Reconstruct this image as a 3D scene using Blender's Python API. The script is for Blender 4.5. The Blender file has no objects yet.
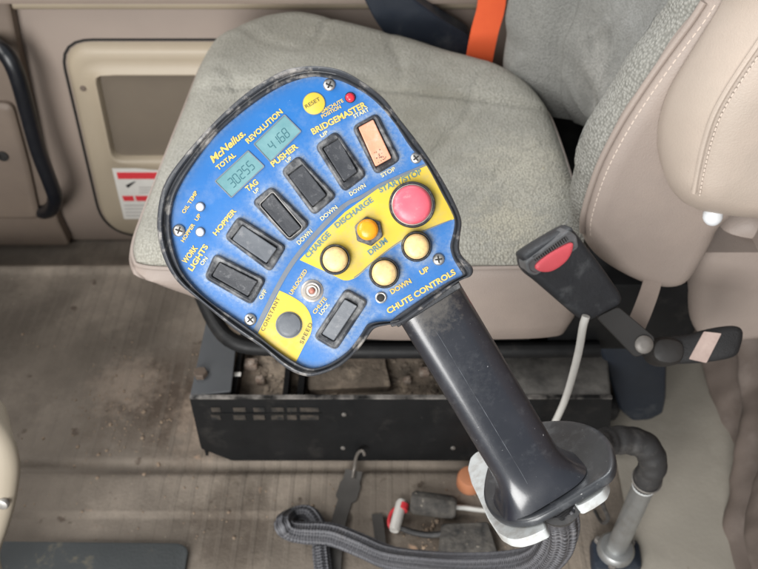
import bpy, bmesh, math, random
from mathutils import Vector, Matrix, noise as mnoise
random.seed(7)
scn = bpy.context.scene
COL = scn.collection
# ------------------------------------------------------------------ camera model (used to measure the place)
CZ = 0.91
CAM = Vector((0, 0, CZ)); S2 = math.sqrt(0.5); FP = 800.0
def ray(px, py):
    u = (284.5 - py) / FP
    return Vector(((px - 379) / FP, S2 * (1 + u), -S2 * (1 - u)))
def dep(px, py, d): return CAM + ray(px, py) * d
def ony(px, py, y): r = ray(px, py); return CAM + r * (y / r.y)
def onz(px, py, z): r = ray(px, py); return CAM + r * ((z - CZ) / r.z)
def onx(px, py, x): r = ray(px, py); return CAM + r * (x / r.x)
def onplane(px, py, P, n):
    r = ray(px, py); return CAM + r * ((P - CAM).dot(n) / r.dot(n))
VX, VU, VF = Vector((1, 0, 0)), Vector((0, S2, S2)), Vector((0, S2, -S2))   # view axes
# ------------------------------------------------------------------ object helpers
MW = {}
def tag(o, label=None, cat=None, group=None, kind=None):
    if label: o['label'] = label
    if cat: o['category'] = cat
    if group: o['group'] = group
    if kind: o['kind'] = kind
    return o
def thing(name, loc, label, cat, group=None, rot=None):
    o = bpy.data.objects.new(name, None); COL.objects.link(o)
    o.empty_display_size = 0.02
    m = Matrix.Translation(loc)
    if rot is not None: m = m @ rot.to_4x4()
    o.matrix_world = m; MW[o.name] = m.copy()
    return tag(o, label, cat, group)
class MB:
    def __init__(s): s.v = []; s.f = []; s.uv = None; s.attr = None
    def add(s, vs, fs):
        b = len(s.v); s.v += [Vector(v) for v in vs]; s.f += [tuple(i + b for i in f) for f in fs]; return s
def obj(name, mb, mat, parent=None, smooth=True, label=None, angle=40, fixn=True):
    vs = mb.v
    if parent is not None:
        m = MW[parent.name]; inv = m.inverted(); loc = None
    else:
        xs = [v.x for v in vs]; ys = [v.y for v in vs]; zs = [v.z for v in vs]
        m = Matrix.Translation(((min(xs)+max(xs))/2, (min(ys)+max(ys))/2, min(zs))); inv = m.inverted()
    me = bpy.data.meshes.new(name)
    me.from_pydata([inv @ v for v in vs], [], mb.f); me.update()
    if mb.attr:
        a = me.attributes.new('dust', 'FLOAT', 'POINT')
        a.data.foreach_set('value', mb.attr)
    if mb.uv:
        l = me.uv_layers.new(name='UVMap')
        for lp in me.loops: l.data[lp.index].uv = mb.uv[lp.vertex_index]
    bm = bmesh.new(); bm.from_mesh(me)
    if fixn: bmesh.ops.recalc_face_normals(bm, faces=bm.faces)
    big = [f for f in bm.faces if len(f.verts) > 4]
    if big: bmesh.ops.triangulate(bm, faces=big)
    bm.to_mesh(me); bm.free()
    if smooth:
        me.shade_smooth()
        try: me.set_sharp_from_angle(angle=math.radians(angle))
        except Exception: pass
    o = bpy.data.objects.new(name, me); COL.objects.link(o)
    for mm in (mat if isinstance(mat, (list, tuple)) else [mat]): me.materials.append(mm)
    if parent is not None:
        o.parent = parent; MW[o.name] = MW[parent.name].copy()
    else:
        o.matrix_world = m; MW[o.name] = m.copy()
    if label: o['label'] = label
    return o
# ------------------------------------------------------------------ shape helpers
def catmull(p, n=6, closed=True):
    p = [Vector(q) for q in p]; N = len(p); out = []
    rng = range(N) if closed else range(N - 1)
    for i in rng:
        if closed: a, b, c, d = p[(i-1) % N], p[i], p[(i+1) % N], p[(i+2) % N]
        else: a, b, c, d = p[max(i-1, 0)], p[i], p[i+1], p[min(i+2, N-1)]
        for k in range(n):
            t = k / n
            out.append(0.5*((2*b)+(c-a)*t+(2*a-5*b+4*c-d)*t*t+(3*b-a-3*c+d)*t**3))
    if not closed: out.append(p[-1].copy())
    return out
def resample(p, N, closed=True):
    q = p + [p[0]] if closed else p
    L = [0]
    for a, b in zip(q, q[1:]): L.append(L[-1] + (b - a).length)
    out = []; j = 0
    for i in range(N):
        s = L[-1] * i / (N if closed else N - 1)
        while j < len(L) - 2 and L[j+1] < s: j += 1
        d = L[j+1] - L[j]
        out.append(q[j].lerp(q[j+1], (s - L[j]) / d if d else 0))
    return out
def rounded(poly, r, n=6):
    poly = [Vector(q) for q in poly]; out = []; N = len(poly)
    for i in range(N):
        a, b, c = poly[i-1], poly[i], poly[(i+1) % N]
        ri = r[i] if isinstance(r, (list, tuple)) else r
        u = (a - b); w = (c - b)
        d = min(ri, u.length * .48, w.length * .48)
        p0 = b + u.normalized() * d; p1 = b + w.normalized() * d
        for k in range(n + 1):
            t = k / n; out.append(p0*(1-t)**2 + b*2*t*(1-t) + p1*t*t)
    return out
def area2(p): return sum(p[i-1].x*p[i].y - p[i].x*p[i-1].y for i in range(len(p)))
def inset(p, d):
    """move a closed 2-D outline inwards by d"""
    s = 1 if area2(p) > 0 else -1
    N = len(p); out = []
    for i in range(N):
        t = Vector((p[(i+1) % N].x - p[i-1].x, p[(i+1) % N].y - p[i-1].y))
        if t.length < 1e-12: out.append(p[i].copy()); continue
        t.normalize()
        out.append(Vector((p[i].x - s*t.y*d, p[i].y + s*t.x*d)))
    if d > 0:
        for _ in range(40):
            bad = False
            for i in range(N):
                j = (i+1) % N
                e = Vector((p[j].x-p[i].x, p[j].y-p[i].y))
                if (out[j]-out[i]).dot(e) < -1e-15:
                    bad = True; a = (out[i-1]+out[i]+out[j]+out[(j+1) % N])/4; out[i] = a; out[j] = a.copy()
            if not bad: break
    return out
def stack(pts, layers, mapf, cap0=True, cap1=True, mb=None):
    """pts: 2-D outline; layers: (inset, height[, scale to centroid])"""
    mb = mb or MB(); N = len(pts); vs = []
    c = sum((Vector((q.x, q.y)) for q in pts), Vector((0, 0))) / N
    for L in layers:
        q = inset(pts, L[0]) if L[0] else pts
        if len(L) > 2: q = [c + (Vector((w.x, w.y)) - c) * L[2] for w in q]
        hh = L[1]
        for w in q: vs.append(mapf(w.x, w.y, hh(w.x, w.y) if callable(hh) else hh))
    fs = []
    for l in range(len(layers) - 1):
        for i in range(N):
            j = (i + 1) % N
            fs.append((l*N+i, l*N+j, (l+1)*N+j, (l+1)*N+i))
    if cap0: fs.append(tuple(range(N))[::-1])
    if cap1: fs.append(tuple((len(layers)-1)*N + i for i in range(N)))
    return mb.add(vs, fs)
def circle(cx, cy, r, n=32, ph=0):
    return [Vector((cx + r*math.cos(2*math.pi*i/n+ph), cy + r*math.sin(2*math.pi*i/n+ph))) for i in range(n)]
class Frame:
    def __init__(s, o, ex, ey): s.o = Vector(o); s.ex = Vector(ex).normalized(); s.ez = s.ex.cross(Vector(ey)).normalized(); s.ey = s.ez.cross(s.ex)
    def __call__(s, x, y, h): return s.o + s.ex*x + s.ey*y + s.ez*h
    def px(s, px, py, h=0):
        p = onplane(px, py, s.o + s.ez*h, s.ez) - s.o
        return Vector((p.dot(s.ex), p.dot(s.ey)))
def box(mb, x0, x1, y0, y1, z0, z1, f=None):
    vs = [(x, y, z) for z in (z0, z1) for y in (y0, y1) for x in (x0, x1)]
    if f: vs = [f(*v) for v in vs]
    return mb.add(vs, [(0,2,3,1),(4,5,7,6),(0,1,5,4),(2,6,7,3),(0,4,6,2),(1,3,7,5)])
def bbox_(mb, x0, x1, y0, y1, z0, z1, b=.002, f=None):
    """box with chamfered edges"""
    f = f or (lambda x, y, z: Vector((x, y, z)))
    pts = rounded([Vector((x0, y0)), Vector((x1, y0)), Vector((x1, y1)), Vector((x0, y1))], b*1.5, 3)
    return stack(pts, [(b, z0), (b*.3, z0+b*.3), (0, z0+b), (0, z1-b), (b*.3, z1-b*.3), (b, z1)], f, mb=mb)
def tube(path, r, seg=12, mb=None, uv=True, lobes=None, flat=None, ref=None):
    """path: world points; r: number or function of 0..1"""
    mb = mb or MB(); n = len(path); vs = []; uvs = []
    T = [(path[min(i+1, n-1)] - path[max(i-1, 0)]).normalized() for i in range(n)]
    ref = ref or (Vector((0, 0, 1)) if abs(T[0].z) < .9 else Vector((1, 0, 0)))
    N0 = (ref - T[0]*ref.dot(T[0])).normalized(); L = 0
    for i in range(n):
        if i: L += (path[i] - path[i-1]).length
        N0 = (N0 - T[i]*N0.dot(T[i])).normalized(); B = T[i].cross(N0)
        rr = r(i/(n-1)) if callable(r) else r
        for k in range(seg + 1):
            a = 2*math.pi*k/seg
            q = rr * (lobes(a) if lobes else 1)
            fx = flat if flat else 1
            vs.append(path[i] + N0*math.cos(a)*q*fx + B*math.sin(a)*q); uvs.append((k/seg, L))
    fs = []
    for i in range(n-1):
        for k in range(seg):
            a = i*(seg+1)+k; fs.append((a, a+1, a+seg+2, a+seg+1))
    fs.append(tuple(range(seg))[::-1]); fs.append(tuple((n-1)*(seg+1)+k for k in range(seg)))
    if mb.uv is None: mb.uv = []
    mb.uv += uvs
    return mb.add(vs, fs)
def spath(pts, n=8): return catmull(pts, n, False)
def ribbon(path, wdir, width, th, mb=None):
    """flat strap along path; wdir: vector (or list of vectors) across"""
    mb = mb or MB(); n = len(path); vs = []; fs = []
    for i, p in enumerate(path):
        t = (path[min(i+1, n-1)] - path[max(i-1, 0)]).normalized()
        w = wdir[i] if isinstance(wdir, list) else wdir
        w = (w - t*w.dot(t)).normalized(); nn = t.cross(w)
        ww = width(i/(n-1)) if callable(width) else width
        for a, b in ((-1,-1),(1,-1),(1,1),(-1,1)): vs.append(p + w*a*ww/2 + nn*b*th/2)
    for i in range(n-1):
        for k in range(4): fs.append((i*4+k, i*4+(k+1)%4, i*4+4+(k+1)%4, i*4+4+k))
    fs += [(3,2,1,0), tuple((n-1)*4+k for k in range(4))]
    return mb.add(vs, fs)
def inpoly(x, y, p):
    c = False; j = len(p) - 1
    for i in range(len(p)):
        if (p[i].y > y) != (p[j].y > y) and x < (p[j].x-p[i].x)*(y-p[i].y)/(p[j].y-p[i].y)+p[i].x: c = not c
        j = i
    return c
def polydist(x, y, p):
    best = 1e9; q = Vector((x, y)); N = len(p)
    for i in range(N):
        a, b = p[i-1], p[i]; ab = b - a; l = ab.length_squared
        t = max(0, min(1, (q-a).dot(ab)/l)) if l else 0
        best = min(best, (q - (a + ab*t)).length)
    return best
# ------------------------------------------------------------------ materials
def pmat(name, col, col2=None, nscale=30, ndetail=6, amt=1.0, rough=.5, rough2=None, bump=0, bscale=400, metal=0, spec=.5,
         dust=None, dscale=12, dlo=.5, dhi=.7, attr=False, coat=0, speck=None, stretch=None, sub=0, trans=0, uvweave=None, ribs=None, weave=None, patches=None):
    m = bpy.data.materials.new(name); m.use_nodes = True
    nt = m.node_tree; N = nt.nodes; L = nt.links
    bs = N['Principled BSDF']
    tc = N.new('ShaderNodeTexCoord'); co = tc.outputs['Object']
    if stretch:
        mp = N.new('ShaderNodeMapping'); mp.inputs['Scale'].default_value = stretch; L.new(co, mp.inputs[0]); cos = mp.outputs[0]
    else: cos = co
    def noise(sc, det=6, ro=.6, v=None):
        n = N.new('ShaderNodeTexNoise'); n.inputs['Scale'].default_value = sc; n.inputs['Detail'].default_value = det; n.inputs['Roughness'].default_value = ro
        L.new(v or co, n.inputs['Vector']); return n.outputs['Fac']
    def ramp(s, lo, hi, a=0., b=1.):
        r = N.new('ShaderNodeMapRange'); r.inputs[1].default_value = lo; r.inputs[2].default_value = hi; r.inputs[3].default_value = a; r.inputs[4].default_value = b
        r.clamp = True; L.new(s, r.inputs[0]); return r.outputs[0]
    def mix(f, a, b):
        x = N.new('ShaderNodeMix'); x.data_type = 'RGBA'
        if isinstance(f, float): x.inputs[0].default_value = f
        else: L.new(f, x.inputs[0])
        for k, q in ((6, a), (7, b)):
            if isinstance(q, tuple): x.inputs[k].default_value = (*q, 1)
            else: L.new(q, x.inputs[k])
        return x.outputs[2]
    def mth(op, a, b):
        x = N.new('ShaderNodeMath'); x.operation = op
        for k, q in ((0, a), (1, b)):
            if isinstance(q, (int, float)): x.inputs[k].default_value = q
            else: L.new(q, x.inputs[k])
        return x.outputs[0]
    c = tuple(col)
    if col2: c = mix(ramp(noise(nscale, ndetail, .62, cos), .5-.3/amt, .5+.3/amt), tuple(col), tuple(col2))
    r_in = None
    if rough2 is not None: r_in = ramp(noise(nscale*1.7+9, 5), .3, .7, rough, rough2)
    if dust:
        d = ramp(noise(dscale, 8, .68), dlo, dhi)
        if attr:
            a = N.new('ShaderNodeAttribute'); a.attribute_name = 'dust'
            n2 = ramp(noise(dscale*14, 9, .74), .34, .62, .15, 1.)
            d = mth('MAXIMUM', mth('MULTIPLY', d, .45), mth('MULTIPLY', a.outputs['Fac'], n2))
        c = mix(d, c, tuple(dust))
        if r_in is None: r_in = ramp(d, 0, 1, rough, .8)
        else: r_in = mth('MAXIMUM', r_in, mth('MULTIPLY', d, .75))
    for (pc, pr, pcol, psc, pst) in (patches or []):
        vd = N.new('ShaderNodeVectorMath'); vd.operation = 'DISTANCE'; L.new(co, vd.inputs[0]); vd.inputs[1].default_value = pc
        f = mth('ADD', mth('MULTIPLY', ramp(vd.outputs['Value'], 0, pr, 1, 0), 1.1), mth('MULTIPLY', noise(psc, 9, .68), 1.8))
        c = mix(ramp(f, 1.15, 1.75, 0, pst), c, tuple(pcol))
    if speck:
        for sc_, lo_, colr in speck: c = mix(ramp(noise(sc_, 3, .5), lo_, lo_+.05), c, tuple(colr))
    hs = []
    if bump: hs.append((noise(bscale, 4, .6), bump))
    if uvweave:
        w = N.new('ShaderNodeTexWave'); w.wave_type = 'BANDS'; w.bands_direction = 'X'
        mp2 = N.new('ShaderNodeMapping'); mp2.inputs['Scale'].default_value = (uvweave[0], uvweave[1], 1); L.new(tc.outputs['UV'], mp2.inputs[0])
        ck = N.new('ShaderNodeTexVoronoi'); ck.feature = 'F1'; ck.inputs['Scale'].default_value = 1; ck.inputs['Randomness'].default_value = .15; L.new(mp2.outputs[0], ck.inputs['Vector'])
        f = ck.outputs['Distance']; c = mix(ramp(f, .1, .6), tuple(uvweave[2]), c); hs.append((ramp(f, 0, .7, 1, 0), uvweave[3]))
    if ribs:
        sp = N.new('ShaderNodeSeparateXYZ'); L.new(co, sp.inputs[0])
        nn = mth('MULTIPLY', noise(6, 3), .5)
        s = mth('SINE', mth('ADD', mth('MULTIPLY', sp.outputs[0], ribs[0]), nn), 0)
        s = ramp(s, .35, .85)
        msk = ramp(noise(5, 4), .42, .6)
        s = mth('MULTIPLY', s, msk); c = mix(mth('MULTIPLY', s, ribs[2]), c, tuple(ribs[3])); hs.append((s, ribs[1]))
    if weave:
        v = N.new('ShaderNodeTexVoronoi'); v.inputs['Scale'].default_value = weave[0]; v.inputs['Randomness'].default_value = .7; L.new(co, v.inputs['Vector'])
        f = v.outputs['Distance']; c = mix(ramp(f, .15, .75, 0, weave[3]), c, tuple(weave[2])); hs.append((ramp(f, 0, .8, 1, 0), weave[1]))
    nrm = None
    for h, st in hs:
        b = N.new('ShaderNodeBump'); b.inputs['Strength'].default_value = st; b.inputs['Distance'].default_value = .0015; L.new(h, b.inputs['Height'])
        if nrm: L.new(nrm, b.inputs['Normal'])
        nrm = b.outputs[0]
    if nrm: L.new(nrm, bs.inputs['Normal'])
    if isinstance(c, tuple): bs.inputs['Base Color'].default_value = (*c, 1)
    else: L.new(c, bs.inputs['Base Color'])
    if r_in is None: bs.inputs['Roughness'].default_value = rough
    else: L.new(r_in, bs.inputs['Roughness'])
    bs.inputs['Metallic'].default_value = metal
    bs.inputs['Specular IOR Level'].default_value = spec
    bs.inputs['Coat Weight'].default_value = coat; bs.inputs['Coat Roughness'].default_value = .17
    if sub:
        bs.inputs['Subsurface Weight'].default_value = sub; bs.inputs['Subsurface Radius'].default_value = (.004, .002, .001)
    return m
DUST = (.36, .37, .36)
M = {}
M['blue'] = pmat('blue_print', (.002, .108, .36), (.004, .128, .40), 40, rough=.42, rough2=.55, dust=(.31, .36, .41), dscale=28, dlo=.50, dhi=.85, attr=True,
                 speck=[(900, .74, (.5, .55, .6))])
M['yellow'] = pmat('yellow_print', (.64, .47, .035), (.55, .39, .035), 60, rough=.42, rough2=.55, dust=(.40, .33, .15), dscale=45, dlo=.48, dhi=.75, speck=[(500, .73, (.3, .22, .08))])
M['ytext'] = pmat('yellow_lettering', (.70, .48, .085), (.55, .40, .12), 300, rough=.5)
M['ptext'] = pmat('pale_lettering', (.70, .62, .30), (.55, .52, .36), 300, rough=.5)
M['btext'] = pmat('blue_lettering', (.06, .17, .22), (.12, .2, .2), 300, rough=.5)
M['dtext'] = pmat('dark_lettering', (.12, .10, .03), rough=.5)
M['line'] = pmat('grey_line_print', (.10, .12, .16), (.16, .18, .2), 90, rough=.5)
M['housing'] = pmat('housing_plastic', (.018, .020, .024), (.035, .038, .044), 70, rough=.35, rough2=.55, bump=.12, bscale=900, dust=(.20, .20, .20), dscale=45, dlo=.5, dhi=.72)
M['rim'] = pmat('rim_plastic', (.022, .024, .029), (.05, .054, .062), 60, rough=.36, rough2=.6, bump=.15, bscale=700, dust=(.30, .28, .26), dscale=70, dlo=.52, dhi=.68)
M['handle'] = pmat('handle_plastic', (.008, .0095, .0145), (.012, .0135, .021), 25, rough=.26, rough2=.38, bump=.05, bscale=1200, dust=(.05, .053, .06), dscale=120, dlo=.55, dhi=.95, coat=.75, patches=[((.075, -.052, -.006), .03, (.12, .108, .095), 240, .6), ((.10, -.11, .0), .04, (.05, .052, .058), 260, .5)],
                   speck=[(420, .74, (.35, .35, .36))])
M['seam'] = pmat('parting_seam', (.10, .11, .125), (.03, .032, .038), 90, amt=2.5, rough=.6)
M['flange'] = pmat('flange_plastic', (.018, .02, .024), (.032, .035, .04), 40, rough=.28, rough2=.45, bump=.05, bscale=900, dust=(.12, .125, .13), dscale=60, dlo=.5, dhi=.9, coat=.3, speck=[(420, .72, (.4, .4, .4))])
M['bezel'] = pmat('switch_bezel', (.022, .024, .029), (.045, .048, .055), 120, rough=.42, rough2=.6, bump=.1, bscale=1500, dust=(.24, .24, .24), dscale=110, dlo=.44, dhi=.72)
M['rocker'] = pmat('switch_rocker', (.075, .083, .098), (.11, .12, .135), 120, rough=.40, rough2=.55, bump=.08, bscale=2000, dust=(.22, .22, .23), dscale=200, dlo=.55, dhi=.8)
M['rockerdk'] = pmat('switch_rocker_dark', (.022, .024, .030), (.04, .043, .05), 120, rough=.42, rough2=.55, bump=.15, bscale=2000, dust=(.16, .16, .17), dscale=300, dlo=.55, dhi=.8)
M['salmon'] = pmat('salmon_rocker', (.72, .33, .21), (.62, .28, .17), 150, rough=.5, bump=.1, bscale=900, dust=(.62, .42, .34), dscale=160, dlo=.5, dhi=.8)
M['collar'] = pmat('button_collar', (.018, .019, .022), (.03, .031, .035), 150, rough=.4, rough2=.6, dust=(.2, .19, .17), dscale=260, dlo=.52, dhi=.75)
M['cream'] = pmat('cream_button', (.74, .56, .28), (.68, .45, .18), 130, rough=.35, rough2=.5, dust=(.42, .31, .17), dscale=230, dlo=.48, dhi=.72, sub=.1)
M['red'] = pmat('pink_red_button', (.74, .13, .17), (.66, .09, .135), 90, rough=.33, rough2=.5, dust=(.7, .28, .3), dscale=200, dlo=.55, dhi=.8, sub=.1)
M['amber'] = pmat('amber_lens', (.85, .36, .012), (.75, .26, .01), 200, rough=.28, sub=.2)
M['redled'] = pmat('red_lamp', (.75, .03, .05), rough=.25, sub=.2)
M['clearled'] = pmat('clear_lamp', (.50, .56, .68), (.62, .62, .66), 500, rough=.25)
M['screw'] = pmat('screw_metal', (.55, .54, .52), (.32, .31, .30), 700, rough=.3, rough2=.55, metal=.85)
M['recess'] = pmat('dark_recess', (.012, .011, .010), rough=.7)
M['washer'] = pmat('washer_metal', (.50, .47, .44), (.38, .34, .30), 500, rough=.4, metal=.4)
M['pin'] = pmat('pin_red', (.30, .07, .05), (.4, .2, .15), 600, rough=.5)
M['lcd'] = pmat('lcd_glass', (.085, .22, .25), (.19, .34, .355), 70, rough=.12, spec=.6, coat=.4)
M['lcdtop'] = pmat('lcd_digit', (.045, .13, .155), rough=.2)
M['lcdframe'] = pmat('lcd_frame', (.10, .13, .17), (.2, .22, .25), 200, rough=.4)
M['fabric'] = pmat('seat_fabric', (.395, .384, .342), (.27, .261, .228), 9, amt=1.3, rough=.95, spec=.15, bump=.6, bscale=500, weave=(400, .7, (.19, .183, .155), .75), patches=[((.16, -.07, .26), .10, (.47, .44, .36), 60, .6), ((.02, .02, .27), .14, (.20, .185, .145), 24, .7), ((.13, -.165, .26), .06, (.50, .46, .36), 90, .7), ((-.18, -.1, .25), .12, (.45, .44, .405), 18, .7)],
                   dust=(.43, .415, .36), dscale=7, dlo=.5, dhi=.75, speck=[(70, .745, (.42, .37, .24))])
M['fabric2'] = pmat('backrest_fabric', (.29, .288, .268), (.20, .20, .19), 9, amt=1.3, rough=.95, spec=.15, bump=.6, bscale=500, weave=(420, .6, (.15, .15, .14), .7), patches=[((.22, .0, .33), .09, (.46, .45, .42), 30, .75)], dust=(.36, .36, .35), dscale=6, dlo=.5, dhi=.75)
M['fabric3'] = pmat('bolster_fabric', (.33, .325, .30), (.27, .265, .24), 9, rough=.95, spec=.15, bump=.5, bscale=600, weave=(360, .9, (.15, .148, .132), .85))
M['vinyl'] = pmat('taupe_vinyl', (.285, .236, .206), (.238, .195, .171), 14, rough=.46, rough2=.58, bump=.3, bscale=650, dust=(.30, .245, .21), dscale=9, dlo=.5, dhi=.8, speck=[(110, .76, (.14, .10, .08))])
M['armv'] = pmat('tan_vinyl', (.405, .342, .288), (.345, .288, .245), 10, rough=.46, rough2=.58, bump=.28, bscale=650, dust=(.42, .345, .29), dscale=8, dlo=.5, dhi=.8, speck=[(120, .765, (.2, .15, .12))])
M['stitch'] = pmat('stitch_thread', (.50, .42, .36), rough=.8)
M['door'] = pmat('door_vinyl', (.285, .228, .19), (.25, .20, .168), 8, rough=.55, bump=.25, bscale=500)
M['doorframe'] = pmat('pocket_frame_plastic', (.39, .325, .24), (.34, .285, .212), 8, rough=.45, bump=.08, bscale=600)
M['pocket'] = pmat('pocket_back', (.155, .125, .092), (.13, .105, .08), 10, rough=.6, bump=.2, bscale=300)  # darker colour stands in for shade inside the shallow pocket
M['kick'] = pmat('kick_panel_plastic', (.17, .13, .10), (.13, .10, .08), 12, rough=.6, bump=.1, bscale=400)
M['gloss_black'] = pmat('black_grab_plastic', (.005, .006, .009), (.008, .009, .012), 30, rough=.28, rough2=.4)
M['white'] = pmat('white_label', (.68, .66, .62), (.6, .58, .54), 60, rough=.5)
M['redlabel'] = pmat('red_label', (.62, .04, .05), rough=.5)
M['greyprint'] = pmat('grey_print', (.38, .36, .34), rough=.6)
M['floor'] = pmat('floor_mat', (.215, .182, .150), (.105, .088, .072), 6, ndetail=12, amt=1.5, rough=.8, rough2=.92, bump=.6, bscale=240, spec=.25, dust=(.29, .245, .20), dscale=4, dlo=.50, dhi=.72,
                  speck=[(38, .68, (.09, .07, .055)), (23, .72, (.33, .22, .15)), (140, .72, (.30, .25, .2))], ribs=(300, .5, .28, (.15, .128, .106)), patches=[((-.10, .33, .1), .17, (.060, .044, .033), 16, .95), ((-.02, .30, .1), .10, (.29, .225, .175), 40, .7), ((-.16, .36, .1), .08, (.28, .225, .18), 60, .6), ((.02, .14, .1), .09, (.07, .055, .043), 22, .8), ((.28, .11, .1), .10, (.065, .05, .038), 26, .9), ((-.45, .45, .1), .3, (.07, .058, .047), 9, .8), ((.40, .02, .1), .12, (.14, .11, .08), 12, .7)])
M['rubmat'] = pmat('slate_rubber', (.045, .052, .055), (.07, .075, .076), 14, rough=.7, bump=.4, bscale=300, dust=(.22, .19, .13), dscale=14, dlo=.55, dhi=.66)
M['steel'] = pmat('black_box_metal', (.006, .0065, .007), (.013, .013, .0135), 16, rough=.42, rough2=.6, bump=.08, bscale=500, dust=(.04, .037, .034), dscale=22, dlo=.55, dhi=.9, spec=.2, speck=[(120, .76, (.2, .18, .16))])
M['slate'] = pmat('slate_metal', (.050, .054, .060), (.066, .07, .075), 18, rough=.5, rough2=.65, bump=.05, bscale=500, dust=(.14, .13, .12), dscale=30, dlo=.55, dhi=.85)
M['dusty'] = pmat('dusty_metal', (.16, .15, .138), (.045, .043, .04), 24, amt=1.8, rough=.75, bump=.3, bscale=300)
M['dirt'] = pmat('dirt_tray', (.27, .215, .165), (.07, .058, .046), 26, ndetail=10, amt=1.7, rough=.9, bump=1.2, bscale=160, dust=(.36, .29, .22), dscale=30, dlo=.52, dhi=.7)
M['ventdark'] = pmat('vent_opening_dark', (.055, .044, .034), (.006, .006, .006), 60, amt=2, rough=.9)  # dark tone stands in for the shaded see-through openings of the vent
M['rusty'] = pmat('rusty_fitting', (.16, .10, .07), (.30, .26, .22), 160, amt=1.6, rough=.75, bump=.4, bscale=500)
M['worn'] = pmat('worn_edge', (.30, .28, .26), (.02, .02, .02), 26, amt=3, rough=.45, metal=.3)
M['dkplastic'] = pmat('blue_black_plastic', (.013, .018, .028), (.02, .026, .037), 20, rough=.34, rough2=.5, dust=(.08, .085, .09), dscale=20, dlo=.55, dhi=.85)
M['buckle'] = pmat('buckle_plastic', (.014, .016, .020), (.024, .026, .030), 50, rough=.42, rough2=.6, bump=.3, bscale=260, dust=(.10, .105, .11), dscale=45, dlo=.55, dhi=.85)
M['bucklerim'] = pmat('buckle_mouth', (.07, .075, .08), (.15, .15, .155), 120, rough=.45)
M['buckred'] = pmat('buckle_red', (.74, .11, .135), (.64, .085, .105), 60, rough=.4)
M['plate'] = pmat('strap_plate', (.013, .012, .0115), (.024, .022, .021), 40, rough=.5, rough2=.65)
M['rivet'] = pmat('rivet_metal', (.22, .205, .19), (.13, .12, .11), 120, rough=.5, metal=.4)
M['webbing'] = pmat('black_webbing', (.009, .009, .010), (.017, .017, .018), 60, rough=.6, bump=.4, bscale=700)
M['pinklabel'] = pmat('faded_label', (.46, .36, .32), (.36, .27, .24), 90, amt=1.6, rough=.6)
M['whitecable'] = pmat('white_cable', (.62, .61, .58), (.48, .47, .44), 40, rough=.5)
M['orange'] = pmat('orange_webbing', (.86, .13, .035), (.80, .11, .03), 60, rough=.65, bump=.3, bscale=900)
M['alu'] = pmat('grey_bracket_metal', (.58, .60, .60), (.44, .46, .46), 60, rough=.42, rough2=.58, metal=.15, dust=(.30, .28, .255), dscale=80, dlo=.47, dhi=.75)
M['pipe'] = pmat('silver_tube_metal', (.42, .43, .43), (.33, .34, .34), 40, rough=.34, rough2=.5, metal=.8, dust=(.3, .29, .27), dscale=60, dlo=.5, dhi=.8)
M['rubber'] = pmat('black_rubber_hose', (.020, .020, .021), (.035, .034, .034), 40, rough=.5, rough2=.65, bump=.15, bscale=400, dust=(.10, .095, .09), dscale=50, dlo=.5, dhi=.8)
M['loom'] = pmat('braided_loom', (.095, .097, .11), (.13, .13, .14), 30, rough=.55, bump=0, uvweave=(18, 260, (.016, .016, .02), 1.0), dust=(.14, .13, .13), dscale=40, dlo=.55, dhi=.8)
M['strap'] = pmat('grey_rubber_strap', (.040, .037, .034), (.065, .06, .055), 40, rough=.65, bump=.2, bscale=400)
M['wirehook'] = pmat('hook_wire', (.22, .2, .18), rough=.45, metal=.7)
M['module'] = pmat('dirty_black_rubber', (.03, .029, .028), (.11, .10, .088), 70, amt=1.8, rough=.8, bump=.9, bscale=220, speck=[(150, .66, (.27, .24, .2))])
M['orangecap'] = pmat('faded_orange_plastic', (.48, .19, .09), (.40, .17, .09), 40, rough=.6)
M['bellows'] = pmat('taupe_gaiter', (.15, .118, .10), (.11, .086, .073), 9, rough=.65, rough2=.75, bump=.2, bscale=400, dust=(.20, .165, .145), dscale=14, dlo=.5, dhi=.75)
M['beige'] = pmat('beige_plastic', (.34, .295, .232), (.31, .27, .21), 12, rough=.45, bump=.06, bscale=600)
M['wall'] = pmat('cab_wall_vinyl', (.155, .118, .098), (.13, .10, .083), 8, rough=.65)
# ------------------------------------------------------------------ the hand control
def pan(px, py, h=0.): return dep(px, py, .5 - h)
P_rot = Matrix((VX, VU, -VF)).transposed()          # x right, y up, z towards the eye
ctl = thing('hand_control', dep(310, 220, .5), 'blue and yellow hand control panel with rocker switches and black grip handle', 'control panel', rot=P_rot)
outer = [(458,282),(470,276.5),(473,271),(471,265.5),(462,256),(459,247),(460.5,232),(461,219),(452.4,198),(437.4,171.5),(419.5,144.6),(398.6,117.7),(383.7,98.3),(362.7,81.9),(341.8,70.5),(320.9,66.4),(299.4,67),
         (278.5,73),(245.6,93.8),(209.8,126.7),(179.9,161),(165,183.5),(159,204.4),(157.5,230),(163.4,256.8),(176.9,280.7),(200.8,301.6),(233.7,328.5),(260.5,346.5),(281.5,364.4),(297,373.5),(313,376),(338,367.2),
         (356,352),(367,338),(374.5,328.5),(388.6,324.8),(404,322.6),(431,303)]
inner = [(449,281.5),(462,275.4),(459.5,269.5),(455,262),(448.7,252),(453,233),(453.9,218),(443,196),(425.5,164),(410.6,147.6),(392.6,120.7),(371.7,98.3),(344.8,82.5),(323.9,77.4),(308,77.4),
         (284.4,84.9),(254.6,102.8),(218.7,132.7),(194.8,162.6),(179.9,186.5),(173,204.4),(170.5,225),(173.9,247.9),(182.9,271.8),(203.8,295.7),(239.6,321),(256,333),(275,348),(297,362.5),(312,368),(328.5,364),
         (347.5,351.4),(360,335.6),(369,321),(378,310.5),(384,315),(388.6,321.3),(400,313.5),(425,296.5)]
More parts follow.
